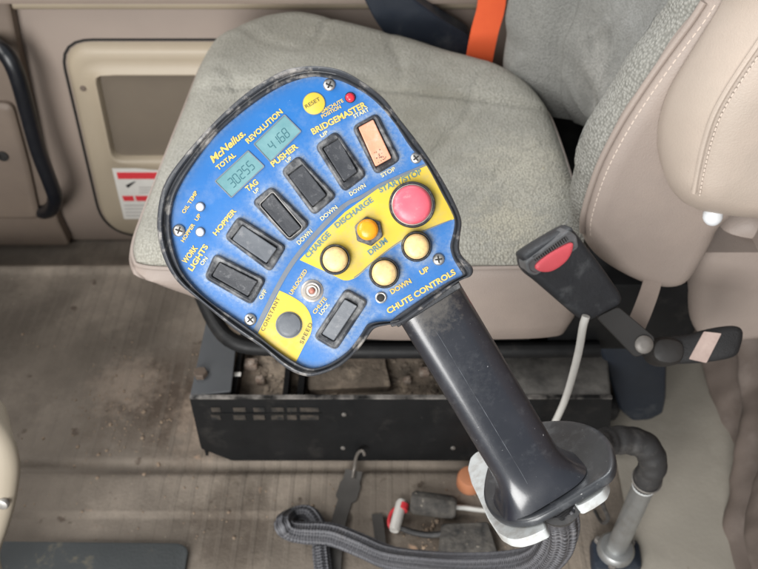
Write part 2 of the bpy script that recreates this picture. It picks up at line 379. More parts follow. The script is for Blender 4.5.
oc = catmull(outer, 8); ic = catmull(inner, 8)
NO = 420
oc = resample(oc, NO)
def nearest_on(p, poly):
    best = None; bd = 1e9
    for i in range(len(poly)):
        a, b = poly[i-1], poly[i]; ab = b - a; l = ab.length_squared
        t = max(0, min(1, (p-a).dot(ab)/l)) if l else 0
        q = a + ab*t; d = (p-q).length
        if d < bd: bd = d; best = q
    return best
icn = [nearest_on(p, ic) for p in oc]
for _ in range(3): icn = [(icn[i-1] + icn[i]*2 + icn[(i+1) % NO]) / 4 for i in range(NO)]
mb = MB(); vs = []; fs = []
prof = [(.05, -.034), (0, -.031), (0, -.008), (-.02, .002), (.03, .0047), (.12, .0058), (.28, .0060), (.40, .0050), (.47, .0026), (.58, .0022), (.68, .0036), (.84, .0040), (.95, .0032), (1.0, .0018), (1.01, -.002)]
for t, h in prof:
    for i in range(NO):
        q = oc[i].lerp(icn[i], t); vs.append(pan(q.x, q.y, h))
for l in range(len(prof)-1):
    for i in range(NO):
        j = (i+1) % NO; fs.append((l*NO+i, l*NO+j, (l+1)*NO+j, (l+1)*NO+i))
fs.append(tuple(range(NO)))
mb.add(vs, fs)
housing = obj('housing', mb, M['rim'], ctl, angle=60)
# switches: outer bezel quads, rocker quads (px, starting at the upper-left end, clockwise)
SW = [('WORK', [(215.1,253.3),(266.5,279.2),(251.8,305),(204.2,277.7)], [(220.2,262.2),(257.6,281.3),(248,296.3),(212.1,275.7)], 'rockerdk', 0),
      ('HOPPER', [(238.5,216),(286.5,246.4),(270.5,272.2),(224.2,237.4)], [(242.6,225),(277,248.5),(266.5,263.2),(231.8,239.4)], 'rocker', 1),
      ('TAG', [(271.5,186),(310.3,224),(290.4,242.4),(252,202)], [(272.5,193.4),(301,227.5),(289.3,236.8),(261,204.8)], 'rockerdk', 0),
      ('PUSHER', [(298.5,155.2),(337,196),(313.8,215.6),(281,171)], [(303,164.5),(326.4,195),(312.8,206.5),(288.4,175.5)], 'rockerdk', 1),
      ('BRIDGE', [(336,130.8),(367,175),(344.2,192.4),(315,146)], [(338.8,138.2),(357.3,171.5),(344,181.6),(323,148.4)], 'rockerdk', 1),
      ('START', [(377,112.8),(400.5,160),(376,174.8),(352,127)], [(373.2,119),(391.5,157.8),(375.6,166.6),(358.2,127.2)], 'salmon', 1),
      ('LOCK', [(346,288),(368.6,301),(336,350.6),(313.6,337.4)], [(345,299),(357.6,306),(334,341),(321.8,333.8)], 'rocker', 0)]
BTN = [(335.4,259.6,15), (384.8,272.9,15.5), (417,246.3,15.5), (368.5,231,15), (412.8,204,23), (312,290.6,11)]
SWP = [rounded(q, 5, 4) for _, q, _, _, _ in SW]
face_edge = resample(ic, 200)
# face plate, a fine grid so that the grime around the switches can be laid down
st = 1.6; mb = MB(); idx = {}; att = []
gx = lambda i: 160 + i*st
gy = lambda j: 70 + j*st
NI, NJ = int(310/st), int(306/st)
fpoly = [oc[i].lerp(icn[i], .8) for i in range(0, NO, 2)]
def gv(i, j):
    if (i, j) not in idx:
        x, y = gx(i), gy(j); idx[(i, j)] = len(mb.v); mb.v.append(pan(x, y, 0))
        d = min(min(polydist(x, y, p) for p in SWP), min(abs(math.hypot(x-a, y-b) - r) for a, b, r in BTN))
        e = polydist(x, y, face_edge)
        att.append(min(1., .95*math.exp(-(d/3.8)**1.2) + .45*math.exp(-d/10) + .6*math.exp(-e/3.5)) * .78)
    return idx[(i, j)]
for i in range(NI):
    for j in range(NJ):
        if inpoly(gx(i)+st/2, gy(j)+st/2, fpoly): mb.f.append((gv(i,j), gv(i,j+1), gv(i+1,j+1), gv(i+1,j)))
mb.attr = att
face = obj('face_plate', mb, M['blue'], ctl, fixn=False)
# printed bands and line
def print_area(name, pts, h, mat, label=None):
    P = [Vector(p) for p in pts]
    m = MB()
    stack(P, [(0, 0.00005), (0, h)], pan, cap0=False, mb=m)
    return obj(name, m, mat, face, label=label, angle=20)
def clip_in(pts): return pts
bandA = catmull([(279.4,290.5),(291,296),(303,304),(309.5,313),(312,323),(310.5,334),(304,346),(296.2,361.5)], 6, False) + [Vector(p) for p in ((290,359.5),(281,353),(270,344.5),(257.8,333.2))] + [Vector((268.3,312.5))]
print_area('yellow_band', bandA, .00022, M['yellow'], 'yellow wedge around the speed knob')
bandB = [Vector(p) for p in ((299.6,259.9),(307,252),(314.5,242.5),(323,233),(329.9,226.5),(345,212),(361,200.5),(380.7,186.5),(404,175.5),(428.2,164.8),(441,190),(454.4,218.7))]
bandB += catmull([(451.3,220.3),(423.4,231.5),(406,239),(391.8,248),(379,258),(368,267),(361,273.5),(354,278.5),(344.3,280.4),(331.6,274.4),(315,267)], 4, False)
print_area('yellow_band', bandB, .00022, M['yellow'], 'yellow band behind the drum buttons')
def strip(pts, w, h, mat, name, label=None):
    P = catmull(pts, 5, False); A = []; B = []
    for i, p in enumerate(P):
        t = (P[min(i+1, len(P)-1)] - P[max(i-1, 0)]).normalized(); n = Vector((-t.y, t.x)); ww = w(i/(len(P)-1)) if callable(w) else w
        A.append(p + n*ww/2); B.append(p - n*ww/2)
    m = MB(); n = len(A)
    m.add([pan(q.x, q.y, h) for q in A+B], [(i, i+1, n+i+1, n+i) for i in range(n-1)])
    return obj(name, m, mat, face, label=label)
strip([(255.3,331.5),(265.8,310.5),(276.6,289.2),(286.6,271.6),(296.4,257.2),(308,242.8),(321.5,227.8),(333,216),(344,206),(352,200.8)], lambda t: 4.8 if t < .9 else 4.2, .00030, M['line'], 'divider_line')
strip([(350,202),(362,196.5),(374.8,188.5),(381,184.5),(404,174),(428.5,163.3)], lambda t: 4.2*(1-t)**.5*(.6) + 1.4, .00034, M['line'], 'divider_line')
strip([(451.6,219.8),(423.4,230.7),(406,238),(391.8,247),(379,257),(368,266),(361,272.5),(354,277.7)], .9, .00034, M['line'], 'divider_line')
# lettering
def text(s, p0, p1, cap, mat, h=.00045, bold=.02, shear=0, par=None, name='lettering', space=1.0):
    cu = bpy.data.curves.new('t', 'FONT'); cu.body = s; cu.size = 1; cu.offset = bold; cu.shear = shear; cu.space_character = space; cu.resolution_u = 4
    to = bpy.data.objects.new('t', cu); COL.objects.link(to)
    dg = bpy.context.evaluated_depsgraph_get(); me = bpy.data.meshes.new_from_object(to.evaluated_get(dg))
    xs = [v.co.x for v in me.vertices]; ymax = max(v.co.y for v in me.vertices); x0 = min(xs); w = max(xs) - x0
    p0 = Vector(p0); p1 = Vector(p1); d = (p1 - p0); L = d.length; d.normalize(); up = Vector((d.y, -d.x))
    m = MB()
    for v in me.vertices:
        q = p0 + d*((v.co.x - x0)/w*L) + up*(v.co.y/ymax*cap); m.v.append(pan(q.x, q.y, h))
    m.f = [tuple(p.vertices) for p in me.polygons]
    bpy.data.objects.remove(to); bpy.data.curves.remove(cu); bpy.data.meshes.remove(me)
    return obj(name, m, mat, par or face, smooth=False, fixn=False, label='printed lettering reading ' + s)
Y, PT, BT, DT = M['ytext'], M['ptext'], M['btext'], M['dtext']
text('McNeilus.', (213.2,163.2), (246,134.4), 7.2, Y, bold=.03, shear=.25)
text('TOTAL', (218.2,170.4), (236.3,155.8), 5, Y, bold=.032)
text('REVOLUTION', (248.4,143.7), (283.2,112.4), 5.4, Y, bold=.032)
text('TAG', (248,191.8), (258.8,183), 5.6, Y, bold=.032)
text('UP', (255,193.9), (259.8,189.9), 3.6, PT)
text('PUSHER', (273.3,166.9), (298.6,147.2), 5.6, Y, bold=.032)
text('UP', (287.5,162.9), (292.3,158.8), 3.6, PT)
text('BRIDGEMASTER', (313.2,134.6), (367,106.4), 6.2, Y, bold=.032)
text('UP', (321.5,137.7), (328.6,133.3), 3.8, PT)
text('START', (354.4,118.3), (369.5,110.6), 3.9, PT)
text('BM/CHUTE', (322.2,113.2), (343.8,101.6), 3.6, Y)
text('POSITION', (322.4,118.2), (341.4,107.8), 3.6, Y)
text('STOP', (382,177.4), (395.9,170), 4, PT)
text('DOWN', (350.8,196), (366.2,186.6), 4, PT)
text('DOWN', (322,220.8), (337.8,208), 4, PT)
text('DOWN', (299.2,245), (312.8,232), 4.4, PT)
text('HOPPER', (216.2,235.8), (236.6,211), 5, Y, bold=.032)
text('OIL TEMP', (184.6,213.8), (198,192.4), 3.8, Y)
text('UP', (197.3,221.2), (201.2,215.2), 3.6, Y)
text('HOPPER', (183.7,242.4), (195.2,224.8), 3.8, Y)
text('WORK', (185.9,264.1), (198,247.9), 5.6, Y, bold=.032)
text('LIGHTS', (192.2,271.5), (208.4,246.4), 5.4, Y, bold=.032)
text('ON', (202.6,265.8), (208,258.4), 3.8, PT)
text('OFF', (261.8,300), (267.2,290.8), 4, PT)
text('CONSTANT', (263.8,331.6), (280.1,298.6), 3.9, DT, bold=.012, space=1.25)
text('SPEED', (302.8,344.4), (312.6,324), 3.9, DT, bold=.012, space=1.25)
text('UNLOCKED', (292,295), (307.4,270.8), 3.9, Y)
text('CHUTE', (315.2,314.4), (327,298.8), 3.9, Y)
text('LOCK', (321.6,315.2), (330,304.4), 3.7, PT)
text('CHARGE', (307.9,258.5), (331,234.8), 5.6, BT, bold=.028)
text('DISCHARGE', (336.9,228.3), (373.6,201), 5.4, BT, bold=.028)
text('DRUM', (370.4,255.5), (388,241.8), 5.6, BT, bold=.028)
text('START/STOP', (380.2,192.7), (422.4,173.5), 5.6, BT, bold=.028)
text('DOWN', (391.8,294.3), (411.9,282.5), 5, Y, bold=.032)
text('UP', (421.2,275.2), (429.8,270.3), 5, Y, bold=.032)
text('CHUTE CONTROLS', (388.7,314), (456.2,273.7), 5.8, Y, bold=.032)
# LCD windows
def seven(mb, ch, o, _z, ex, ey, h):
    segs = {'0':'abcdef','1':'bc','2':'abged','3':'abgcd','4':'fgbc','5':'afgcd','6':'afgcde','8':'abcdefg','9':'abcdfg'}[ch]
    g = {'a':(0,1,1,1),'b':(1,1,1,.5),'c':(1,.5,1,0),'d':(0,0,1,0),'e':(0,.5,0,0),'f':(0,1,0,.5),'g':(0,.5,1,.5)}
    for s in segs:
        x0, y0, x1, y1 = g[s]; a = o + ex*x0 + ey*y0; b = o + ex*x1 + ey*y1; d = (b-a).normalized()*.5; n = Vector((-d.y, d.x)); a = a + d*.6; b = b - d*.6
        mb.add([pan(q.x, q.y, h) for q in (a+n, b+n, b-n, a-n)], [(0,1,2,3)])
def lcd(quad, digits, off, label):
    Q = [Vector(q) for q in quad]                      # left, top, right, bottom corners
    ring = MB(); a = rounded(Q, .8, 3)
    stack(a, [(-.9, 0.0), (-.7, .0007), (.2, .0007), (.5, .0002)], pan, False, False, ring)
    fr = obj('display', ring, M['lcdframe'], ctl, label=label)
    sc = MB(); stack(a, [(.3, .00012), (.3, .0003)], pan, False, True, sc)
    obj('screen', sc, M['lcd'], fr, angle=20)
    ex = (Q[1]-Q[0]); W = ex.length; ex.normalize(); ey = (Q[0]-Q[3]); H = ey.length; ey.normalize()
    dm = MB(); x = off[0]
    for c in digits:
        o = Q[3] + ex*x + ey*off[1]; seven(dm, c, o, 0, ex*4.3, ey*9.5 + ex*.9, .00036); x += 6.3
    obj('digits', dm, M['lcdtop'], fr, smooth=False)
lcd([(215.4,181.2),(248,150.9),(264,166.3),(231.3,197.2)], '30255', (8, 5.5), 'liquid crystal display under TOTAL')
lcd([(254.2,143.9),(284.5,115),(300.7,131.2),(270.4,161.5)], '4168', (9, 5.5), 'liquid crystal display under REVOLUTION')
# rocker switches
for nm, oq, iq, mt, raise_end in SW:
    o2 = rounded(oq, 6, 6); i2 = rounded(iq, 1.6, 4)
    big = inset(i2, -1.1)
    m = MB(); stack(o2, [(-.5, -.0002), (0, .0012), (.5, .0030), (1.3, .0038), (2.4, .0041)], pan, False, False, m)
    n0 = len(m.v); n = len(o2)
    # flat top between bezel crest and the rocker opening
    oi = inset(o2, 2.4)
    tgt = [nearest_on(p, big) for p in oi]
    rows = [[pan(q.x, q.y, .0041) for q in oi], [pan(a.lerp(b, .75).x, a.lerp(b, .75).y, .0037) for a, b in zip(oi, tgt)], [pan(b.x, b.y, .0033) for b in tgt], [pan(b.x, b.y, .0004) for b in tgt]]
    vs = [v for r in rows for v in r]; fs = [(l*n+i, l*n+(i+1) % n, (l+1)*n+(i+1) % n, (l+1)*n+i) for l in range(3) for i in range(n)]
    fs.append(tuple(3*n+i for i in range(n)))
    m.add(vs, fs)
    sw = obj('rocker_switch', m, M['bezel'], ctl, angle=50, label={'START': 'rocker switch with a worn salmon rocker', 'TAG': 'rocker switch outlined in white'}.get(nm))
    # rocker, higher at its lower end
    q0 = (Vector(iq[0]) + Vector(iq[3]))/2; q1 = (Vector(iq[1]) + Vector(iq[2]))/2
    if nm == 'LOCK': q0, q1 = (Vector(iq[0]) + Vector(iq[1]))/2, (Vector(iq[2]) + Vector(iq[3]))/2
    ax = (q1 - q0); AL = ax.length; ax.normalize()
    def hz(x, y, lo=.0034 if raise_end else .0046, hi=.0072 if raise_end else .0052):
        t = max(0, min(1, ((Vector((x, y)) - q0).dot(ax))/AL))
        return lo + (hi-lo)*t - .0006*math.sin(math.pi*t)
    if nm == 'LOCK':
        hz = lambda x, y: .0070 - .0030*max(0, min(1, ((Vector((x, y)) - q0).dot(ax))/AL))
    m = MB(); stack(i2, [(0, .0005), (0, lambda x, y: hz(x, y)-.0008), (.35, lambda x, y: hz(x, y)-.0002), (.9, hz)], pan, False, False, m)
    # gridded cap
    c2 = inset(i2, .9); nn = len(c2); cc = sum(c2, Vector((0, 0)))/nn; rows = []
    for sfr in (1, .75, .5, .25):
        for p in c2:
            q = cc + (p-cc)*sfr; rows.append(pan(q.x, q.y, hz(q.x, q.y)))
    fs = [(l*nn+i, l*nn+(i+1) % nn, (l+1)*nn+(i+1) % nn, (l+1)*nn+i) for l in range(3) for i in range(nn)] + [tuple(3*nn+i for i in range(nn))]
    m.add(rows, fs)
    rk = obj('rocker', m, M[mt], sw, angle=35, label='worn salmon pink rocker' if nm == 'START' else None)
    if nm == 'TAG':
        ol = MB(); a = inset(big, -.3); b = inset(big, -.75); k = len(a)
        ol.add([pan(q.x, q.y, .0046) for q in a+b], [(i, (i+1) % k, k+(i+1) % k, k+i) for i in range(k)])
        obj('outline', ol, M['greyprint'], sw)
    if nm == 'START':
        wm = MB()
        for _ in range(26):
            t = random.gauss(.84, .07); sx = random.gauss(.5, .16)
            if not (.55 < t < .97 and .12 < sx < .9): continue
            p = Vector(iq[0]).lerp(Vector(iq[1]), t).lerp(Vector(iq[3]).lerp(Vector(iq[2]), t), sx); r = random.uniform(.25, .75)
            k = 7; ring = [p + Vector((math.cos(2*math.pi*i/k), math.sin(2*math.pi*i/k)))*r*random.uniform(.5, 1.2) for i in range(k)]
            wm.add([pan(q.x, q.y, hz(q.x, q.y)+.00012) for q in ring], [tuple(range(k))])
        obj('wear_marks', wm, M['collar'], rk)
# buttons
def lathe(cx, cy, prof, mat, par, name, n=36, label=None, poly=None):
    m = MB(); vs = []; fs = []
    for r, h in prof:
        for i in range(n): a = 2*math.pi*i/n; vs.append(pan(cx, cy, h) + VX*(r*math.cos(a)*.5/FP) + VU*(r*math.sin(a)*.5/FP))
    for l in range(len(prof)-1):
        for i in range(n): j = (i+1) % n; fs.append((l*n+i, l*n+j, (l+1)*n+j, (l+1)*n+i))
    fs.append(tuple((len(prof)-1)*n+i for i in range(n)))
    m.add(vs, fs)
    return obj(name, m, mat, par, label=label, angle=45)
def dome(r, h0, h1, k=7): return [(r*math.cos(t*math.pi/2/k)**.75 if t < k else .05, h0 + (h1-h0)*math.sin(t*math.pi/2/k)) for t in range(k+1)]
for cx, cy in ((335.2,259.4), (384.4,272.9), (416.6,246.4)):
    b = lathe(cx, cy, [(15.6,0),(15.4,.003),(14.9,.0052),(14.2,.0060),(13.4,.0060),(13,.0052),(12.9,.003)], M['collar'], ctl, 'push_button', label='cream push button')
    lathe(cx, cy, [(12.5,.003),(12.5,.0070),(12.2,.0082)] + dome(11.6, .0087, .0112), M['cream'], b, 'button_cap')
b = lathe(412.2, 204.6, [(23.4,0),(23.2,.004),(22.6,.0066),(21.9,.0072),(20.9,.0072),(20.3,.0066)], M['collar'], ctl, 'push_button', label='large pink red push button', n=48)
lathe(412.2, 204.6, [(20.4,.0062),(20.3,.0072),(19.6,.0075),(19.3,.0070)], M['washer'], b, 'ring', n=48)
lathe(412.2, 204.6, [(19.1,.0060),(19.1,.0088),(18.6,.0102)] + dome(17.8, .0108, .0135), M['red'], b, 'button_cap', n=48)
hexp = circle(368.7, 231.2, 15.2, 6, .35)
m = MB(); stack(rounded(hexp, 1.5, 3), [(0, 0), (0, .0028), (.8, .0036), (3.6, .0037)], pan, False, True, m)
b = obj('indicator_lamp', m, M['bezel'], ctl, angle=25, label='amber lamp in a hexagon nut')
lathe(367.6, 229.6, [(10.6,.0036),(10.6,.0052),(10.2,.0062)] + dome(9.7, .0066, .0092), M['amber'], b, 'lens')
b = lathe(312, 290.8, [(11.4,.0),(11,.0008),(9.6,.0012),(9.2,.0014),(8.6,.0030),(7.6,.0036),(6.6,.0034),(6.2,.0024)], M['washer'], ctl, 'lock_stud')
lathe(312, 290.8, [(5.6,.0022),(5.4,.0040),(4.8,.0046),(3.9,.0046),(3.5,.0036)], M['white'], b, 'sleeve')
lathe(312, 290.8, [(3.1,.0034),(3.0,.0052)] + dome(2.6, .0054, .0062, 4), M['pin'], b, 'pin', n=20)
b = lathe(350.2, 97.4, [(5.6,0),(5.4,.0008),(5.0,.001),(4.9,.0005)], M['collar'], ctl, 'indicator_lamp', n=24, label='small red lamp')
lathe(350.2, 97.4, [(4.9,.0004)] + dome(4.7, .0012, .0040), M['redled'], b, 'lens', n=24)
for cx, cy in ((200.2,206.8), (200.2,232)):
    b = lathe(cx, cy, [(5.0,0),(4.9,.0006),(4.5,.0008),(4.4,.0003)], M['lcdframe'], ctl, 'indicator_lamp', n=24, label='small clear lamp')
    lathe(cx, cy, [(4.4,.0003)] + dome(4.2, .0010, .0026), M['clearled'], b, 'lens', n=24)
b = lathe(314, 103.4, [(11.6,.0001),(11.5,.0005),(11.0,.0006),(10.9,.00055)], M['line'], ctl, 'reset_button', label='flat round yellow RESET button', n=40)
rb = lathe(314, 103.4, [(10.9,.0005),(10.8,.0008),(10.4,.0009)], M['yellow'], b, 'button_face', n=40)
text('RESET', (306.2,108.4), (320.6,100), 3.8, DT, h=.0011, bold=.01, par=b)
b = lathe(288.9, 325, [(13.4,.0002),(13.2,.0008),(12.6,.0009)], M['line'], ctl, 'speed_knob', n=40)
lathe(288.9, 325, [(12.5,.0006),(12.4,.0014),(11.6,.0020),(8,.0023)], M['rocker'], b, 'knob_cap', n=40, label='round slate grey knob')
b = lathe(381, 297.6, [(5.9,.0002),(5.7,.0010),(4.6,.0014),(3.9,.0012),(3.7,.0004)], M['screw'], ctl, 'eyelet', n=28)
lathe(381, 297.6, [(3.75,.0007),(3.7,.00072)], M['recess'], b, 'hole', n=28)
for k, (cx, cy, r) in enumerate(((329.3,84.8,6.2), (416,158,5.6), (438.6,259.4,6.1), (178.8,230.5,6.2), (250.2,319.6,6.2))):
    m = MB()
    b = lathe(cx, cy, [(r*1.02,0),(r,.0010),(r*.86,.0017),(r*.6,.0021),(r*.3,.0022)], M['screw'], ctl, 'screw', n=28)
    an = .4 + k*.5
    for q in (0, math.pi/2):
        d = Vector((math.cos(an+q), math.sin(an+q))); n_ = Vector((-d.y, d.x)); c = Vector((cx, cy))
        pts = [c + d*a*r*.62 + n_*e*r*.13 for a, e in ((-1,-1),(1,-1),(1,1),(-1,1))]
        m.add([pan(p.x, p.y, .00225 + q*.00003) for p in pts], [(0,1,2,3)])
    obj('cross_slot', m, M['recess'], b, smooth=False)
# neck lip at the foot of the housing
m = MB(); lip = rounded([Vector(p) for p in ((398,327.5),(461.5,287.6),(459,281.5),(394.5,321.5))], 1.2, 3)
stack(lip, [(0, -.03), (0, -.001), (.8, .0005)], pan, True, True, m); obj('neck_lip', m, M['housing'], ctl)
m = MB(); stack(rounded([Vector(p) for p in ((391.5,327),(402,324.5),(399.5,319),(389.5,321.5))], 1, 3), [(0, -.02), (0, .003), (.7, .0042)], pan, True, True, m); obj('latch_tab', m, M['housing'], ctl)
# grip
P0 = dep(420.5, 287.5, .5205); P1 = dep(538.5, 484.5, .563)
ha = (P1-P0).normalized(); hw = (-ha.cross(VF)).normalized(); hn = hw.cross(ha).normalized()
if hn.dot(VF) > 0: hn = -hn
if hw.dot(VX) < 0: hw = -hw
HL = (P1-P0).length
def grip_pt(s, ang, extra=0.):
    a = .0232 + .0008*s; d = .0162 + .0022*s
    f = max(0, (s-.82)/.18); fl = 1 + .42*f**2.6
    e = 2/3.6
    cx, cy = math.cos(ang), math.sin(ang)
    x = math.copysign(abs(cx)**e, cx)*(a*fl+extra); y = math.copysign(abs(cy)**e, cy)*(d*fl+extra)
    return P0 + ha*(HL*s) + hw*x + hn*y
m = MB(); NS, NA = 46, 56; vs = []
for i in range(NS):
    for k in range(NA): vs.append(grip_pt(i/(NS-1), 2*math.pi*k/NA))
m.add(vs, [(i*NA+k, i*NA+(k+1) % NA, (i+1)*NA+(k+1) % NA, (i+1)*NA+k) for i in range(NS-1) for k in range(NA)])
grip = obj('grip', m, M['handle'], ctl, angle=80)
obj('parting_line', tube([grip_pt(.14+.76*i/30, math.pi/2 + .10, .0) for i in range(31)], lambda t: .00020 + .00016*mnoise.noise(Vector((t*22, 0, 0))), 6), M['seam'], grip)
# flange at the foot of the grip
FL = Frame(P1, hw, hn); FL.ez = -ha; FL.ey = FL.ez.cross(FL.ex)
fo = [FL.px(*p) for p in ((483,490),(487.5,508),(499,518.5),(514,521.5),(530,519.5),(545,513.5),(573,497.5),(596,484),(608.5,475.5),(613.5,466),(613.5,454),(609,440),(597,428.5),(579.5,422),(555.8,420),(530,424),(505,439),(489,462))]
fo = resample(catmull(fo, 8), 120)
m = MB(); stack(fo, [(.0015, -.0062), (.0004, -.0055), (0, -.0042), (0, -.0014), (.0006, -.0004), (.0018, .0004), (.0045, .0002), (.007, -.0006)], FL, True, True, m)
obj('flange', m, M['flange'], ctl, angle=60)
# cable boot under the flange
bt0 = FL(*FL.px(558, 497), -.004)
m = MB(); sq = [FL.px(*p, -.004) for p in ((541,512),(573,494),(577,503),(549,520))]
# ------------------------------------------------------------------ mounting arm: bracket plate, rubber elbow, tube, clamp
FB = Frame(P1 + ha*.0075, hw, hn); FB.ez = -ha; FB.ey = FB.ez.cross(FB.ex)
bo = [FB.px(*p) for p in ((476,452),(470,458),(467.5,468),(471,482),(479,499),(488,519),(498,534),(508,539.5),(517,540.5),(530,537),(546,529.5),(543,518),(548,508),(562,500),(571,500),(577.5,507.5),(590,501),(603,492),(606.5,483),(603,470),(594,455),(570,440),(520,440),(488,448))]
bo = rounded(bo, .003, 4)
arm_base = onz(612, 558, 0)
arm = thing('mounting_arm', Vector((arm_base.x, arm_base.y, 0)), 'silver upright tube with black rubber elbow and pale grey forked bracket holding the grip', 'bracket')
m = MB(); stack(bo, [(.0008, -.0072), (0, -.0064), (0, -.0008), (.0008, 0)], FB, True, True, m)
obj('bracket_plate', m, M['alu'], arm, angle=40)
tx, ty = arm_base.x, arm_base.y
obj('tube', tube([Vector((tx, ty, z)) for z in (.012, .05, .1, .166)], .0116, 28), M['pipe'], arm)
obj('tube_collar', tube([Vector((tx, ty, z)) for z in (.163, .1665, .1672)], lambda t: .0124 if t < .9 else .0105, 28), M['alu'], arm)
elb = [Vector((tx, ty, .1645)), Vector((tx, ty, .185)), dep(653, 462, .815), dep(645, 446, .805), dep(625, 440, .80), dep(603, 443, .79), dep(580, 452, .75), dep(562, 464, .69), dep(552, 475, .625), P1 + ha*.014 + hn*-.004]
obj('rubber_elbow', tube(resample(spath(elb, 8), 160, False), lambda t: .0142 + .0004*math.sin(t*150) - (.002 if t < .02 else 0), 24), M['rubber'], arm)
obj('hose_clip', tube([Vector((tx + .0150*math.cos(2*math.pi*k/24), ty + .0150*math.sin(2*math.pi*k/24), .176 + .002*math.sin(2*math.pi*k/24))) for k in range(25)], .0011, 6), M['rivet'], arm)
m = MB(); cl = rounded([Vector((tx-.030, ty-.022)), Vector((tx+.030, ty-.022)), Vector((tx+.034, ty+.018)), Vector((tx-.024, ty+.022))], .012, 5)
stack(cl, [(0, .0025), (0, .010), (.002, .014), (.010, .017)], lambda x, y, h: Vector((x, y, h)), True, True, m)
obj('clamp_plate', m, M['dkplastic'], arm)
m = MB(); stack(circle(tx, ty, .0215, 32), [(0, .0175), (0, .024), (.003, .028), (.0075, .0285)], lambda x, y, h: Vector((x, y, h)), True, True, m); obj('collar', m, M['pipe'], arm)
for a in (.5, 2.4, 4.4):
    m = MB(); stack(circle(tx+.024*math.cos(a), ty+.020*math.sin(a), .0045, 6), [(0, .0155), (0, .021), (.001, .022)], lambda x, y, h: Vector((x, y, h)), True, True, m); obj('bolt', m, M['rivet'], arm, angle=20)
# thin wire hanging behind the bracket
obj_w = obj('thin_wire', tube(spath([P1 + ha*.012 + hw*.05, dep(602, 500, .74), dep(608, 518, .86), Vector((tx-.012, ty+.03, .03)), Vector((tx-.01, ty+.06, .004))]), .0022, 8), M['rubber'])
tag(obj_w, 'thin black wire dropping from the bracket beside the silver tube', 'wire')
# ------------------------------------------------------------------ braided cable
cp = [FL(*FL.px(556, 498), -.002), dep(559, 512, .578), dep(561, 528, .592), dep(556, 545, .612), dep(541, 560, .645), dep(515, 566, .69), dep(475, 567, .76), dep(434, 564.5, .84), dep(391, 558.5, .90), dep(361, 546, .935), dep(332, 535, .95),
      dep(304, 533, .953), dep(290, 530.5, .951), dep(283.5, 524, .95)]
for k in range(8, 14):
    if cp[k].z < .0145: cp[k].z = .0145
cp += [Vector((cp[13].x + .006, cp[13].y + .022, .0145)), Vector((cp[13].x + .028, cp[13].y + .024, .016)), Vector((cp[13].x + .045, cp[13].y - .004, .014)), onz(321, 549, .013), onz(323, 569, .013), onz(326, 600, .013)]
# lift the strand that crosses over its own tail
path = resample(spath(cp, 10), 240, False)
lob = lambda a: 1 + .085*math.cos(9*a)
cabt = thing('braided_cable', FL(*FL.px(556, 498), -.03), 'grey braided cable hanging from the grip and looping across the floor', 'cable')
obj('sleeve', tube(path, lambda t: .0128 if t < .72 else .0128 - .003*min(1, (t-.72)/.08), 72, lobes=lob), M['loom'], cabt, angle=80)
obj('boot', tube(path[:9], lambda t: .0165 - .002*t, 24), M['rubber'], cabt, angle=50)
# ------------------------------------------------------------------ passenger seat
seat = thing('passenger_seat', Vector((0, .78, .12)), 'grey cloth passenger seat with taupe vinyl sides behind the control panel', 'seat')
co = [(-.245,.575),(-.235,.566),(-.20,.562),(-.10,.562),(0,.562),(.10,.563),(.18,.566),(.208,.578),(.215,.62),(.2165,.70),(.2135,.80),(.207,.85),(.185,.905),(.15,.938),(.1315,.947),(.029,1.010),(-.05,1.052),(-.112,1.076),(-.16,1.066),(-.197,1.036),(-.2335,.983),(-.244,.83),(-.2515,.655),(-.2515,.60)]
cr = resample(catmull(co, 8), 260)
idm = lambda x, y, h: Vector((x, y, h))
def zb(x): return .246 + .102*max(0, min(1.1, (-x+.03)/.255))**2.1
def zl(f): return lambda x, y: zb(x) + (.354-zb(x))*f
m = MB(); stack(cr, [(.05, zl(-.02)), (.018, zl(0)), (.006, zl(.1)), (0, zl(.35)), (-.002, zl(.72)), (.0, zl(1)), (.003, .363), (.006, .367)], idm, True, False, m)
cush = None
def top_h(x, y):
    h = .383
    far = .865 - .22*max(0, x)
    dd = y - far
    h += .012/(1+math.exp(-dd/.008)) - .006*math.exp(-(dd/.0035)**2)           # raised far bolster behind its seam
    h += .004*math.exp(-((y-.60)/.03)**2)                                        # near roll
    h -= .006*math.exp(-((x-.02)**2+(y-.73)**2)/.012)
    h += .0012*math.sin(x*47+y*23)*math.sin(y*31-x*11)
    w_ = mnoise.noise(Vector((x*9+3, y*6, .3))); h -= .0022*math.exp(-(w_/.05)**2)
    w_ = mnoise.noise(Vector((x*22, y*17, 2.3))); h += .0014*w_
    dx = abs(x + .10 + .02*math.sin(y*6)); h -= .0018*math.exp(-(dx/.005)**2)*(1 if y < far else 0)
    return h
N = len(cr); cen = Vector((-.01, .79)); rows = []
m2 = MB(); vs = []
RI = [(.006, 0), (.0045, .10), (.008, .38), (.014, .68), (.022, .88), (.032, .97)]
for d, w in RI:
    q = inset(cr, d)
    for p in q: vs.append(Vector((p.x, p.y, .3675 + (top_h(p.x, p.y)-.3675)*w)))
base = inset(cr, .036)
KR = 46
for k in range(KR):
    s = 1 - k/KR
    for p in base:
        q = cen + (p-cen)*s; vs.append(Vector((q.x, q.y, top_h(q.x, q.y))))
nr = len(RI)+KR
fs = [(l*N+i, l*N+(i+1) % N, (l+1)*N+(i+1) % N, (l+1)*N+i) for l in range(nr-1) for i in range(N)]
vs.append(Vector((cen.x, cen.y, top_h(cen.x, cen.y)))); fs += [((nr-1)*N+i, (nr-1)*N+(i+1) % N, nr*N) for i in range(N)]
m2.add(vs, fs)
cush = obj('cushion', m2, M['fabric'], seat, angle=80)
